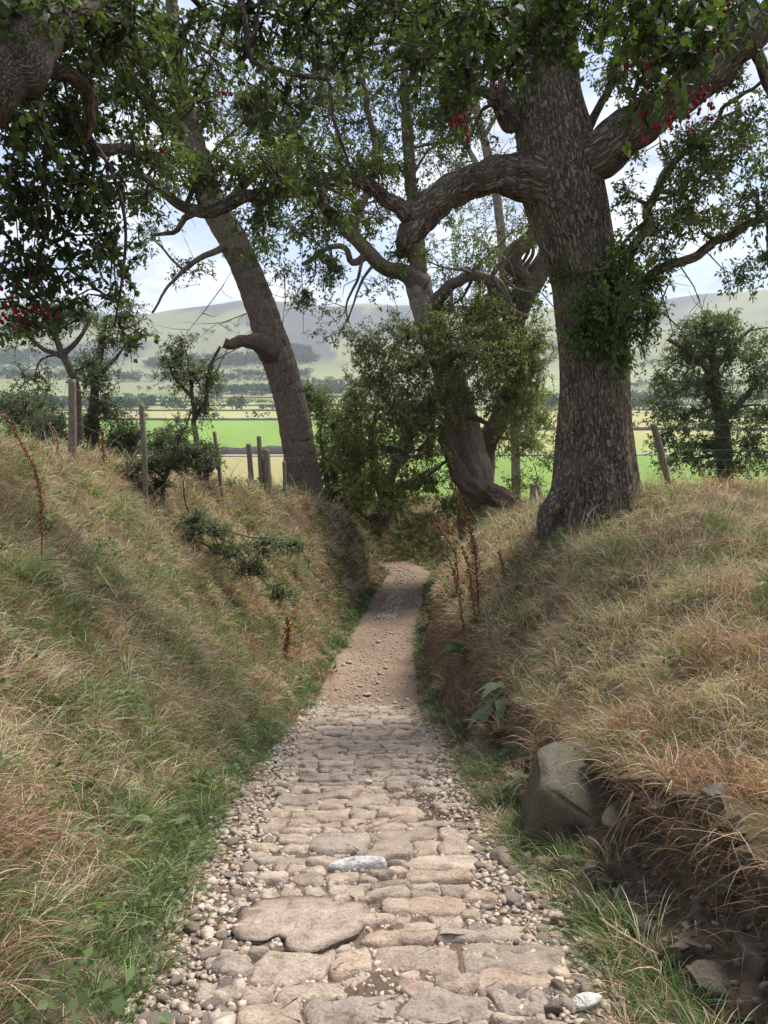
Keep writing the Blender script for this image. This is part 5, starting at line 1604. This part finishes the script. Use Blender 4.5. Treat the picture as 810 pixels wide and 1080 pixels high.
# ------------------------------------------------------------------ rocks in the cut face of the right bank
def rock(px_, py_, w_px, h_px, label, mat, seed, sink=0.3, deep=0.9, yaw=0.0, name='rock', planes=12, pos=None, cuts=None):
    import bmesh
    h_ = gz_cam(px_, py_) if pos is None else np.array(pos)
    k = (h_[1] * _c + (EYE - h_[2]) * _s) / FPX
    sx, sz = w_px * k * 0.62, h_px * k * 0.62
    sy = (sx + sz) * 0.5 * deep
    bm = bmesh.new()
    bmesh.ops.create_icosphere(bm, subdivisions=4, radius=1.25)
    V = np.array([v.co[:] for v in bm.verts]); F = np.array([[v.index for v in f.verts] for f in bm.faces])
    bm.free()
    r_ = np.random.default_rng(seed)
    for i in range(planes):
        n_ = norm(r_.normal(size=3) * [1, 1, 0.8])
        if i < 3:
            n_ = norm(np.array([(-0.55, -0.8, 0.15), (0.85, -0.5, 0.05), (0.1, -0.1, 1.0)][i]) + r_.normal(size=3) * 0.15)
        dd = r_.uniform(0.42, 0.72)
        s_ = V @ n_
        V = V - np.where(s_ > dd, (s_ - dd) * 1.0, 0)[:, None] * n_
    if cuts:
        V = norm(V) * 1.25
        for n_, dd in cuts:
            n_ = norm(np.array(n_, float))
            s_ = V @ n_
            V = V - np.where(s_ > dd, s_ - dd, 0)[:, None] * n_
    V = V + norm(V) * (fbm(V * 1.4 + seed, 331, 4) * 0.15 + fbm(V * 5 + seed, 332, 4) * 0.085)[:, None]
    V = V * [sx, sy, sz]
    ca, sa = math.cos(yaw), math.sin(yaw)
    V = V @ np.array([[ca, sa, 0], [-sa, ca, 0], [0, 0, 1.0]])
    mb = MB(); mb.add(V, F)
    o = mb.build(name, mat, base=(0, 0, 0))
    o.location = h_ + np.array([0.5 * sink * sx, 0.5 * sink * sy, -0.05 * sz])
    return tag(o, label, 'rock', 'rocks in the cut bank')


rock(604, 890, 116, 138, 'biggest boulder, flat faced and moss tinged, jutting from the cut bank', M_BOULDER, 5, 0.45, 1.0, 0.1, 'boulder', cuts=[((-0.72, -0.7, 0.05), 0.58), ((0.62, -0.78, -0.12), 0.52), ((0.05, -0.25, 1.0), 0.72), ((-1, 0.25, 0.2), 0.80), ((1, 0.1, 0.15), 0.82), ((-0.3, -0.5, 0.85), 0.80), ((0.5, -0.5, 0.7), 0.74), ((0, 0, -1), 0.9), ((0.1, -0.9, -0.5), 0.74)])
rock(600, 913, 40, 26, 'purple brown stone lying at the foot of the biggest boulder', M_PURPLE, 8, 0.0)
rock(576, 914, 20, 16, 'fist sized stone left of the purple brown stone', M_PURPLE, 9, 0.0)
rock(622, 916, 18, 18, 'small round stone right of the purple brown stone', M_PURPLE, 10, 0.0)
rock(728, 912, 48, 48, 'rounded brown stone half buried in the middle of the cut bank', M_ROCK, 11, 0.3)
rock(752, 850, 34, 54, 'upright greenish stone just under the overhanging turf', M_ROCK, 12, 0.3)
rock(776, 868, 34, 36, 'mossy green stone right of the upright greenish stone', M_ROCK, 13, 0.3)
rock(758, 822, 44, 22, 'flat stone poking out of the turf edge above the upright one', M_ROCK, 14, 0.2)
rock(676, 985, 48, 36, 'dull brown stone above the green grass at the bank foot', M_ROCK, 15, 0.2)
rock(716, 1008, 34, 36, 'small tan stone in the lower bank beside the dull brown one', M_ROCK, 16, 0.2)
rock(800, 955, 46, 66, 'tall grey brown stone at the frame edge in the cut bank', M_ROCK, 17, 0.2)
rock(800, 1014, 60, 64, 'lowest blue green stone at the frame edge near the grass', M_ROCK, 18, 0.1)
rock(752, 1050, 44, 52, 'earthy stone low in the bank left of the blue green one', M_ROCK, 19, 0.3)
rock(548, 875, 30, 60, 'narrow stone slab leaning on the left side of the boulder', M_ROCK, 20, 0.2)
rock(655, 880, 40, 40, 'dark stone in the hollow right of the biggest boulder', M_ROCK, 21, 0.5)

for i, (x_, y_) in enumerate([(668, 905), (690, 880), (705, 950), (740, 970), (770, 930), (655, 945), (640, 930), (775, 985), (700, 900), (735, 1000), (790, 900), (668, 870), (530, 760), (560, 800), (512, 720), (545, 745)]):
    rock(x_, y_, rng.uniform(16, 34), rng.uniform(14, 28), 'small dark stone stuck in the earth of the cut bank', M_ROCK, 60 + i, 0.1)['group'] = 'small stones stuck in the cut bank'

# crumbs of earth and grit on the cut face, root hairs over it
w8 = (FSEG == 8) * VIS * np.interp(yy, [0, 6, 9, 12], [1, 1, 0.4, 0])
p_, n_, _ = sample(w8, 2600)
mb = MB()
for q_, nn_ in zip(p_, n_):
    V, F = lows[rng.integers(0, 14)]
    s_ = min(0.05, rng.lognormal(math.log(0.013), 0.5))
    c_ = np.array([(0.17, 0.12, 0.08), (0.12, 0.085, 0.06), (0.22, 0.165, 0.115), (0.26, 0.21, 0.16)])[rng.integers(0, 4)] * rng.uniform(0.8, 1.2)
    mb.add(V * s_ * rng.uniform(0.7, 1.3, 3) + q_ + nn_ * s_ * 0.2, F, (*c_, 1))
tag(mb.build('earth_crumbs', M_TINT, smooth_shade=False), kind='stuff')
p_, n_, _ = sample(w8 * (yy < 7), 420)
m_ = len(p_)
e_ = p_ + n_ * rng.uniform(0.0, 0.05, (m_, 1)) + np.stack([rng.normal(size=m_) * 0.10, rng.normal(size=m_) * 0.16, -rng.uniform(0.02, 0.26, m_)], -1)
mb = MB()
strips(mb, p_ + n_ * 0.01, (p_ + e_) / 2 + n_ * 0.05 + rng.normal(size=(m_, 3)) * 0.02, e_, 0.0016, (0.30, 0.21, 0.14, 1))
tag(mb.build('root_hairs', M_TINT), kind='stuff')

# ------------------------------------------------------------------ fences


def post(parent, foot, top, r0, r1, seed, name='post'):
    mb = MB()
    foot, top = np.array(foot, float), np.array(top, float)
    a_ = foot - (top - foot) * 0.25
    tube(mb, [a_, foot, (foot + top) / 2 + rng.normal(size=3) * 0.01, top], [r0, r0, (r0 + r1) / 2, r1], 20, 0.05, 0.0, 0.012, (8, 8, 1.5), seed, 0.006, None, 0.03)
    return mb.build(name, M_POST, parent)


def wires(parent, tops, feet, heights, vertical=None, r=0.0022):
    """Wires strung from post to post; with vertical set, stock netting."""
    mb = MB()
    for a_ in range(len(tops) - 1):
        f0, f1, t0, t1 = [np.array(q) for q in (feet[a_], feet[a_ + 1], tops[a_], tops[a_ + 1])]
        for h_ in heights:
            p0, p1 = f0 + (t0 - f0) * h_, f1 + (t1 - f1) * h_
            md = (p0 + p1) / 2 - [0, 0, 0.02]
            strips(mb, p0[None], md[None], p1[None], r)
        if vertical:
            n_ = int(np.linalg.norm(f1 - f0) / vertical)
            u_ = (np.arange(n_) + 0.5)[:, None] / n_
            b0, b1 = f0 + (f1 - f0) * u_, t0 + (t1 - t0) * u_
            lo, hi = b0 + (b1 - b0) * heights[0], b0 + (b1 - b0) * heights[-3]
            strips(mb, lo, (lo + hi) / 2, hi, r * 0.8)
    return mb.build('wire_netting' if vertical else 'wire', M_WIRE, parent)


def top_at(px_, py_, d_):
    return at(px_, py_, d_)


d_ = 13.2
rf = thing('wire_fence', gp(709, d_, 0.0), 'wire netting fence on a leaning weathered post across the right bank top', 'fence')
F0 = [gp(577, 19.5, 0.0), gp(640, 15.5, 0.0), gp(708, d_, 0.0), gp(905, 12.4, 0.0), gp(1100, 11.8, 0.0)]
T0 = [F0[0] + [-0.25, 0, 0.75], F0[1] + [0, 0, 1.15], top_at(689, 447, d_), F0[3] + [0, 0, 1.2], F0[4] + [0, 0, 1.2]]
for i, (a_, b_) in enumerate(zip(F0, T0)):
    post(rf, a_, b_, 0.06 if i else 0.07, 0.052, 40 + i)
wires(rf, T0, F0, [0.06, 0.2, 0.34, 0.48, 0.62, 0.80, 0.97], 0.16)
del rf['_base']
sp = thing('fence_post', gp(563, 19.8, 0.0), 'short upright post in front of the green field left of the great oak', 'fence post', 'short posts beyond the right bank')
post(sp, gp(563, 19.8, 0.0), gp(563, 19.8, 0.0) + [0, 0, 0.72], 0.09, 0.085, 51)
del sp['_base']

lf = thing('wire_fence', gp(77, 12.0, 0.0), 'old wire fence along the left bank top with tall uneven round posts', 'fence')
LP = [(-60, 11.2, 1.2), (77, 12.0, 0), (152, 12.8, 0), (234, 15.6, 0), (300, 19.5, 0.9)]
F1 = [gp(a_, b_, 0.0) for a_, b_, _ in LP]
T1 = [F1[0] + [0, 0, 1.2], top_at(76, 400, 12.0), top_at(149, 426, 12.8), top_at(226, 455, 15.6), F1[4] + [0, 0, 0.9]]
for i, (a_, b_) in enumerate(zip(F1, T1)):
    rr_ = [0.05, 0.060, 0.052, 0.042, 0.05][i]
    post(lf, a_, b_, rr_, rr_ * 0.92, 60 + i)
wires(lf, T1, F1, [0.12, 0.3, 0.5, 0.7, 0.9])
del lf['_base']
for px_, tp, lab, rr_ in [(262, 468, 'dark thin old post, left one of three by the leaning trunk', 0.075), (273, 460, 'tallest pale split post of three by the leaning trunk', 0.07), (281, 474, 'dark post tilting towards the leaning trunk, last of three', 0.10)]:
    f_ = gp(px_ + 3, 18.6, 0.0)
    q_ = thing('fence_post', f_, lab, 'fence post', 'old posts by the leaning tree')
    post(q_, f_, top_at(px_, tp, 18.6), rr_, rr_ * 0.8, px_)
    del q_['_base']


# ------------------------------------------------------------------ dead dock stalks, broad leaved plants, sticks
RUST = np.array([(0.22, 0.095, 0.055), (0.30, 0.14, 0.085), (0.17, 0.07, 0.045), (0.36, 0.20, 0.12)])


def stalk(pix, label, width=5, seeds=260, frm=0.35, name='dock_stalk', cat='dead plant'):
    b_ = gz_cam(*pix[0])
    d0 = b_[1]
    pts = [b_ - [0, 0, 0.04]] + [at(x_, y_, d0 + 0.02 * i) for i, (x_, y_) in enumerate(pix[1:])]
    k = pxm(d0)
    root = thing(name, b_, label, cat, 'rusty dead dock stalks')
    mb = MB()
    n_ = len(pts)
    p, r = tube(mb, pts, np.linspace(0.008, 0.003, n_) * max(1, d0 / 6), 6, 0.03, 0.01, 0.0, seed=int(pix[0][0]))
    mb.tint = [np.tile((0.20, 0.10, 0.06, 1.0), (mb.n, 1))]
    mb.build('stem', M_TINT, root)
    mb = MB()
    u_ = frm + (1 - frm) * rng.random(seeds) ** 0.9
    i_ = np.clip((u_ * (len(p) - 1)).astype(int), 0, len(p) - 1)
    w_ = width * k * (1 - 0.75 * (u_ - frm) / (1 - frm))
    q = p[i_] + rng.normal(size=(seeds, 3)) * w_[:, None] * [0.4, 0.4, 0.35]
    s_ = 0.020 * max(1, d0 / 6)
    i2 = rng.integers(0, 4, seeds)
    leaves(mb, q, rng.normal(size=(seeds, 3)), rng.normal(size=(seeds, 3)), s_ * rng.uniform(0.7, 1.3, seeds), s_ * 0.9, RUST[i2] * rng.uniform(0.7, 1.3, (seeds, 1)))
    tag(mb.build('seed_head', M_LEAF, root, smooth_shade=False), kind='stuff')
    del root['_base']


stalk([(505, 650), (503, 610), (499, 574), (490, 538), (475, 508)], 'tallest rusty dock stalk leaning left before the torn limb', 9, 700, 0.1)
stalk([(486, 650), (484, 610), (478, 578), (468, 562), (457, 551)], 'short rusty dock stalk left of the tallest one', 4, 180, 0.3)
stalk([(492, 690), (487, 650), (480, 610), (472, 585)], 'thin rusty dock stalk rising from the dark leafy plant on the right bank', 3, 140, 0.2)
stalk([(505, 665), (500, 640), (494, 600), (486, 575)], 'thin rusty dock stalk between the tallest one and the leafy plant', 3, 140, 0.2)
stalk([(533, 620), (530, 600), (526, 580)], 'small rusty dock stalk low on the right bank under the oak roots', 3, 80, 0.2)
stalk([(45, 600), (44, 560), (42, 523), (34, 490), (18, 459), (-4, 428)], 'long reddish dock stalk arching left out of the frame over the left bank', 4, 520, 0.2)
stalk([(110, 495), (109, 480), (108, 462), (107, 452)], 'orange brown dock spike standing near the tallest fence post', 4, 150, 0.1)
stalk([(302, 700), (302, 685), (304, 668), (303, 650)], 'dark rusty dead dock clump at the foot of the left bank', 9, 420, 0.0)
stalk([(62, 482), (61, 470), (58, 455), (52, 446)], 'pale reddish dock tip beside the tallest fence post', 3, 80, 0.1)


def rosette(px_, py_, label, n_, ln, c0, c1, wdt=0.36, up_=0.5, name='foxglove_plant', droop=0.5, spread=1.0, stem=0.0):
    b_ = gz_cam(px_, py_)
    root = thing(name, b_, label, 'plant', 'broad leaved plants on the banks')
    nrm_ = norm(np.array([0, -0.3, 1.0]))
    for i in range(n_):
        mb = MB()
        a_ = i / n_ * 6.28 + rng.normal() * 0.3
        d_ = norm(np.array([math.cos(a_), math.sin(a_) * 0.8 - 0.15, up_ + rng.normal() * 0.2]))
        l_ = ln * rng.uniform(0.65, 1.15)
        ts = np.linspace(0, 1, 8)
        mid_ = np.array(b_) + [0, 0, stem * rng.random()] + d_ * (ts[:, None] * l_) - np.array([0, 0, 1.0]) * droop * l_ * (ts[:, None] ** 2)
        sd = norm(np.cross(d_, [0, 0, 1.0]))
        w_ = l_ * wdt * np.interp(ts, [0, 0.12, 0.45, 0.8, 1], [0.12, 0.2, 0.5, 0.32, 0.02])
        wav = 1 + 0.12 * np.sin(ts * 20 + i)
        rise = np.array([0, 0, 0.25])
        Vl = mid_ - sd * (w_ * wav)[:, None] + rise * w_[:, None]
        Vr = mid_ + sd * (w_ * wav)[:, None] + rise * w_[:, None]
        V = np.stack([Vl, mid_, Vr], 1).reshape(-1, 3)
        q = []
        for j in range(7):
            q += [[j * 3, j * 3 + 1, j * 3 + 4, j * 3 + 3], [j * 3 + 1, j * 3 + 2, j * 3 + 5, j * 3 + 4]]
        t_ = rng.random()
        c_ = np.array(c0) * (1 - t_) + np.array(c1) * t_
        mb.add(V, np.array(q), (*c_, 1))
        mb.build('leaf', M_LEAF, root)
    del root['_base']


DG0, DG1 = (0.035, 0.075, 0.022), (0.085, 0.15, 0.045)
GG0, GG1 = (0.12, 0.165, 0.085), (0.22, 0.27, 0.15)
rosette(491, 692, 'dark green leafy plant under the thin dock stalk on the right bank', 16, 0.34, DG0, DG1, stem=0.12)
rosette(532, 738, 'grey green foxglove with drooping soft leaves halfway down the right bank', 15, 0.34, GG0, GG1, 0.42, 0.4, droop=0.8, stem=0.14)
rosette(520, 752, 'low grey green foxglove just below the drooping one', 11, 0.28, GG0, GG1, 0.42, 0.3, droop=0.8, stem=0.1)
rosette(548, 832, 'pale leaved foxglove hanging over the top left of the boulder', 11, 0.22, GG0, GG1, 0.42, 0.35, droop=0.9, stem=0.14)
rosette(543, 800, 'bright green dock growing above the boulder', 10, 0.2, DG0, (0.12, 0.2, 0.06), 0.4, 0.6, stem=0.12)
rosette(577, 790, 'yellow green seedling leaves on the turf edge above the boulder', 6, 0.10, (0.16, 0.2, 0.05), (0.28, 0.28, 0.09), 0.45, 0.4)
rosette(697, 805, 'yellowing wide leaf on the turf edge of the cut bank', 4, 0.11, (0.42, 0.36, 0.10), (0.50, 0.38, 0.16), 0.6, 0.2)
rosette(38, 606, 'dark strap leaved plant at the foot of the long reddish stalk', 18, 0.34, DG0, DG1, 0.2, 0.8, stem=0.08)
rosette(55, 560, 'small leafy plant with a yellow leaf beside the long reddish stalk', 9, 0.2, DG1, (0.36, 0.33, 0.1), 0.4, 0.6, stem=0.2)
rosette(137, 880, 'broad leaved dock half hidden in the lower left bank grass', 8, 0.2, GG0, GG1, 0.45, 0.6, stem=0.12)
rosette(505, 655, 'small bright leaved plant near the thin dock stalks', 8, 0.14, DG0, DG1, 0.4, 0.5)
rosette(115, 470, 'small leafy weed at the foot of the orange brown dock spike', 8, 0.16, DG0, DG1, 0.4, 0.6)


def stick(pix, label, r, tint, name='stick', lift=0.04):
    pts = []
    for x_, y_ in pix:
        q = gz_cam(x_, y_)
        pts.append(q + [0, 0, lift])
    mb = MB()
    tube(mb, pts, np.linspace(r, r * 0.5, len(pts)), 7, 0.03, 0.004, 0.0, seed=int(pix[0][0]))
    mb.tint = [np.tile((*tint, 1.0), (mb.n, 1))]
    o = mb.build(name, M_TINT, base=pts[0])
    tag(o, label, 'stick', 'fallen sticks')


stick([(101, 607), (112, 625), (126, 644)], 'bleached fallen stick below the strap leaved plant', 0.013, (0.40, 0.32, 0.25), lift=0.12)
stick([(632, 990), (660, 1010), (690, 1030)], 'straight pale stem lying low on the cut bank', 0.006, (0.42, 0.33, 0.22), lift=0.1)
stick([(535, 998), (553, 985), (562, 972)], 'thin curved twig among the right gravel', 0.005, (0.33, 0.24, 0.17), lift=0.03)
stick([(555, 985), (566, 1000), (574, 1012)], 'short twig touching the curved one in the right gravel', 0.005, (0.36, 0.27, 0.2), lift=0.03)
stick([(428, 588), (440, 583), (452, 582)], 'dark branch lying across the far end of the lane', 0.05, (0.06, 0.045, 0.035), lift=0.05)
stick([(510, 565), (520, 555), (532, 545)], 'grey broken branch propped under the torn limb', 0.035, (0.25, 0.2, 0.16), lift=0.05)

# roots straggling out of the cut bank
rg = np.random.default_rng(5)
for i, (x_, y_, w_, h_) in enumerate([(705, 800, -60, 90), (690, 815, -40, 100), (668, 835, -20, 80), (720, 820, -30, 60), (740, 835, 20, 90), (640, 850, 15, 60), (680, 870, -25, 70), (655, 905, 40, 60), (765, 900, -20, 80)]):
    b_ = gz_cam(x_, y_)
    d0 = b_[1] - 0.06
    root = thing('tree_root', b_, ['thick pale root curving down from the turf edge beside the hollow', 'thin root just right of the thick pale one', 'short root hanging over the dark hollow', 'root crossing below the yellowing leaf', 'root beside the upright greenish stone', 'wispy root at the right edge of the boulder', 'root dangling in the middle of the cut bank', 'low root trailing over the dull brown stone', 'root below the mossy green stone'][i], 'root', 'roots hanging from the cut bank')
    mb = MB()
    for j in range(3 if i < 3 else 2):
        jx = j * rg.uniform(-9, 9)
        p_ = [at(x_, y_, d0 + 0.05), at(x_ + w_ * 0.35 + jx * 0.4, y_ + h_ * 0.3, d0 - 0.03), at(x_ + w_ * 0.75 + jx, y_ + h_ * 0.65, d0 - 0.02), at(x_ + w_ * 0.95 + jx * 1.6, y_ + h_, d0)]
        tube(mb, p_, np.array([0.006, 0.005, 0.004, 0.002]) * (1.5 if (i == 0 and j == 0) else 0.8), 6, 0.03, 0.006, 0.0, seed=i * 7 + j)
    mb.tint = [np.tile((0.30, 0.21, 0.14, 1.0), (mb.n, 1))]
    mb.build('strand', M_TINT, root)
    del root['_base']

# ------------------------------------------------------------------ the valley: lane, walls, trees, woods, air


def gmat(name, col, var=0.15):
    return plain_material(name, col, 0.9, var, 0.05)


def xat(px_, d_):
    return at(px_, 470, d_)[0]


mb = MB()
xs = np.linspace(-70, 95, 60)
V = []
for x_ in xs:
    y_ = 117 + 4 * math.sin(x_ * 0.03)
    V.append([[x_, y_ - 3.2, gz(x_, y_ - 3.2) + 0.12], [x_, y_ + 3.2, gz(x_, y_ + 3.2) + 0.14]])
V = np.array(V).reshape(-1, 3)
q = np.array([[2 * i, 2 * i + 2, 2 * i + 3, 2 * i + 1] for i in range(len(xs) - 1)])
mb.add(V, q)
tag(mb.build('lane', gmat('pale tarmac', (0.24, 0.24, 0.25))), kind='structure')
M_WALL = gmat('dry stone', (0.17, 0.155, 0.135), 0.3)
walls = [(125, -75, 5, 1.2, 'dry stone wall at the near edge of the bright green left field'), (300, 10, 190, 1.3, 'dry stone wall crossing the yellow field right of the great oak'), (505, -300, 40, 1.5, 'dry stone wall along the far edge of the bright green left field'),
         (780, -420, 430, 1.8, 'long wall across the middle of the hay fields'), (1000, -560, 560, 2.2, 'long wall at the foot of the valley side'), (1270, -700, 700, 2.6, 'highest wall before the wooded slope')]
for d_, x0, x1, h_, lab in walls:
    mb = MB()
    n_ = 70
    V = []
    for x_ in np.linspace(x0, x1, n_):
        y_ = d_ * (1 + 0.02 * math.sin(x_ / d_ * 7))
        z_ = gz(x_, y_)
        hh = h_ * (1 + 0.12 * math.sin(x_ * 1.7) + 0.1 * math.sin(x_ * 0.6))
        V.append([[x_, y_ - 0.3, z_ - 0.3], [x_, y_ - 0.22, z_ + hh], [x_, y_ + 0.22, z_ + hh], [x_, y_ + 0.3, z_ - 0.3]])
    V = np.array(V).reshape(-1, 3)
    q = [[4 * i + j, 4 * i + 4 + j, 4 * i + 5 + j, 4 * i + 1 + j] for i in range(n_ - 1) for j in range(3)]
    mb.add(V, [np.array(q), np.array([[3, 2, 1, 0], [4 * n_ - 4, 4 * n_ - 3, 4 * n_ - 2, 4 * n_ - 1]])])
    tag(mb.build('stone_wall', M_WALL, smooth_shade=False), lab, 'wall', 'dry stone walls between the fields')


def far_crown(seed, n_=420):
    r_ = np.random.default_rng(seed)
    cs_ = np.concatenate([[[0, 0, 0.55]], np.stack([r_.normal(size=7) * 0.28, r_.normal(size=7) * 0.28, r_.uniform(0.35, 0.85, 7)], -1)])
    rs = np.concatenate([[0.30], r_.uniform(0.16, 0.26, 7)])
    i = r_.integers(0, 8, n_)
    q = cs_[i] + norm(r_.normal(size=(n_, 3))) * rs[i][:, None] * (r_.random((n_, 1)) ** 0.35)
    q[:, 2] = np.maximum(q[:, 2], 0.14)
    return q, r_


FARM = []
for s_ in range(5):
    q, r_ = far_crown(s_)
    mb = MB()
    leaves(mb, q, r_.normal(size=q.shape), r_.normal(size=q.shape) + [0, 0, 0.6], r_.uniform(0.06, 0.12, len(q)), 0.075, leaf_cols(len(q), (0.03, 0.05, 0.016), (0.075, 0.105, 0.035)))
    a_ = mb.build('crown', M_LEAF, base=(0, 0, 0), smooth_shade=False, link=False)
    mb = MB()
    tube(mb, [(0, 0, -0.03), (0.01, 0, 0.2), (0, 0.01, 0.5)], [0.03, 0.022, 0.012], 7, 0.05)
    b_ = mb.build('trunk', M_DARK, base=(0, 0, 0), link=False)
    FARM.append((a_.data, b_.data))
    bpy.data.objects.remove(a_); bpy.data.objects.remove(b_)


def far_tree(px_, d_, h_, lab, i, wx=1.0):
    x_ = xat(px_, d_)
    o = bpy.data.objects.new('valley_tree', None)
    COL.objects.link(o)
    o.location = (x_, d_, gz(x_, d_))
    o.scale = (h_ * wx, h_ * wx, h_)
    o.rotation_euler = (0, 0, i * 1.3)
    tag(o, lab, 'tree', 'trees across the valley')
    for me, nm in zip(FARM[i % 5], ('crown', 'trunk')):
        c_ = bpy.data.objects.new(nm, me)
        COL.objects.link(c_)
        c_.parent = o


i = 0
for px_, d_, h_, lab, wx in [(246, 830, 16, 'left tree of the round copse in the hay fields', 1.3), (256, 840, 18, 'right tree of the round copse in the hay fields', 1.2), (334, 900, 15, 'small round tree in the hay fields right of the leaning trunk', 1.3), (350, 1290, 20, 'tree standing alone below the pale hillside', 1.2),
                             (318, 1020, 20, 'tree at the left end of the hedge behind the leaning trunk', 1.4), (365, 1010, 15, 'tree at the right end of the hedge behind the leaning trunk', 1.4), (672, 700, 18, 'dark tree beside the great oak on the valley floor', 1.5), (688, 690, 16, 'low dark tree between the oak and the leaning fence post', 1.6), (703, 720, 17, 'dark valley tree above the leaning fence post', 1.5),
                             (560, 260, 8, 'small tree in the bright field just left of the great oak', 1.4), (546, 270, 9, 'bushy tree left of the small field tree near the great oak', 1.4), (140, 700, 15, 'valley tree between the two tallest fence posts', 1.5), (120, 730, 15, 'valley tree right of the tallest fence post', 1.5), (10, 600, 18, 'valley tree at the left frame edge', 1.5), (40, 620, 18, 'valley tree left of the tallest fence post', 1.5), (225, 1100, 18, 'valley tree left of the round copse', 1.5)]:
    far_tree(px_, d_, h_, lab, i, wx)
    i += 1

# woods on the slope, hedgerow belts: far masses nobody could count
mb = MB()
tabq = [far_crown(s_, 70)[0] for s_ in range(6)]


def belt(px0, px1, d0, d1, n_, h_):
    global mb
    for _ in range(n_):
        d_ = rng.uniform(d0, d1)
        x_ = xat(rng.uniform(px0, px1), d_)
        q = tabq[rng.integers(0, 6)] * [1.5, 1.5, 1.0] * h_ * rng.uniform(0.7, 1.15)
        n2 = len(q)
        q = q + [x_, d_, gz(x_, d_)]
        leaves(mb, q, rng.normal(size=(n2, 3)), rng.normal(size=(n2, 3)) + [0, 0, 0.6], h_ * rng.uniform(0.16, 0.28, n2), h_ * 0.2, leaf_cols(n2, (0.03, 0.048, 0.018), (0.07, 0.095, 0.035)))


belt(-60, 330, 1650, 1720, 170, 16)
belt(160, 335, 1850, 2000, 260, 15)
belt(-60, 120, 1800, 2050, 260, 15)
belt(296, 330, 1950, 2080, 110, 15)
belt(215, 330, 1330, 1380, 110, 14)
belt(300, 365, 1340, 1400, 90, 14)
belt(310, 420, 1520, 1560, 40, 12)
belt(150, 440, 1080, 1090, 30, 6)
belt(-60, 420, 500, 512, 14, 6)
belt(-60, 420, 775, 790, 26, 8)
belt(560, 880, 470, 480, 16, 7)
belt(560, 880, 300, 306, 12, 4)
belt(-60, 420, 1265, 1275, 30, 9)
belt(150, 420, 1440, 1460, 30, 9)
belt(220, 420, 1620, 1640, 26, 9)
belt(150, 420, 2150, 2400, 60, 12)
belt(640, 880, 1750, 1800, 60, 12)
belt(640, 880, 1100, 1180, 90, 16)
belt(640, 880, 1420, 1470, 60, 13)
belt(560, 620, 900, 960, 40, 14)
belt(-60, 200, 900, 980, 60, 14)
tag(mb.build('far_woods', M_LEAF, smooth_shade=False), kind='stuff')

# the air of the valley
import bmesh
bm = bmesh.new()
bmesh.ops.create_cube(bm, size=1.0)
me = bpy.data.meshes.new('haze')
bm.to_mesh(me); bm.free()
o = bpy.data.objects.new('haze', me)
COL.objects.link(o)
o.scale = (14000, 6200, 700)
o.location = (0, 2900, 250)
lo_ = PV[:, 2].min() - 1.0
hi_ = PV[:, 2].max() + 40
o.scale = (2 * np.abs(PV[:, 0]).max() + 20, PV[:, 1].max() + 60, hi_ - lo_)
o.location = (0, (PV[:, 1].max() - 20) / 2, (lo_ + hi_) / 2)
m, t, out = mat_new('haze')
v = N(t, 'ShaderNodeVolumePrincipled')
v.inputs['Color'].default_value = (0.82, 0.89, 1.0, 1)
v.inputs['Density'].default_value = 0.00013
v.inputs['Anisotropy'].default_value = 0.3
t.links.new(v.outputs[0], out.inputs['Volume'])
me.materials.append(m)
tag(o, kind='stuff')
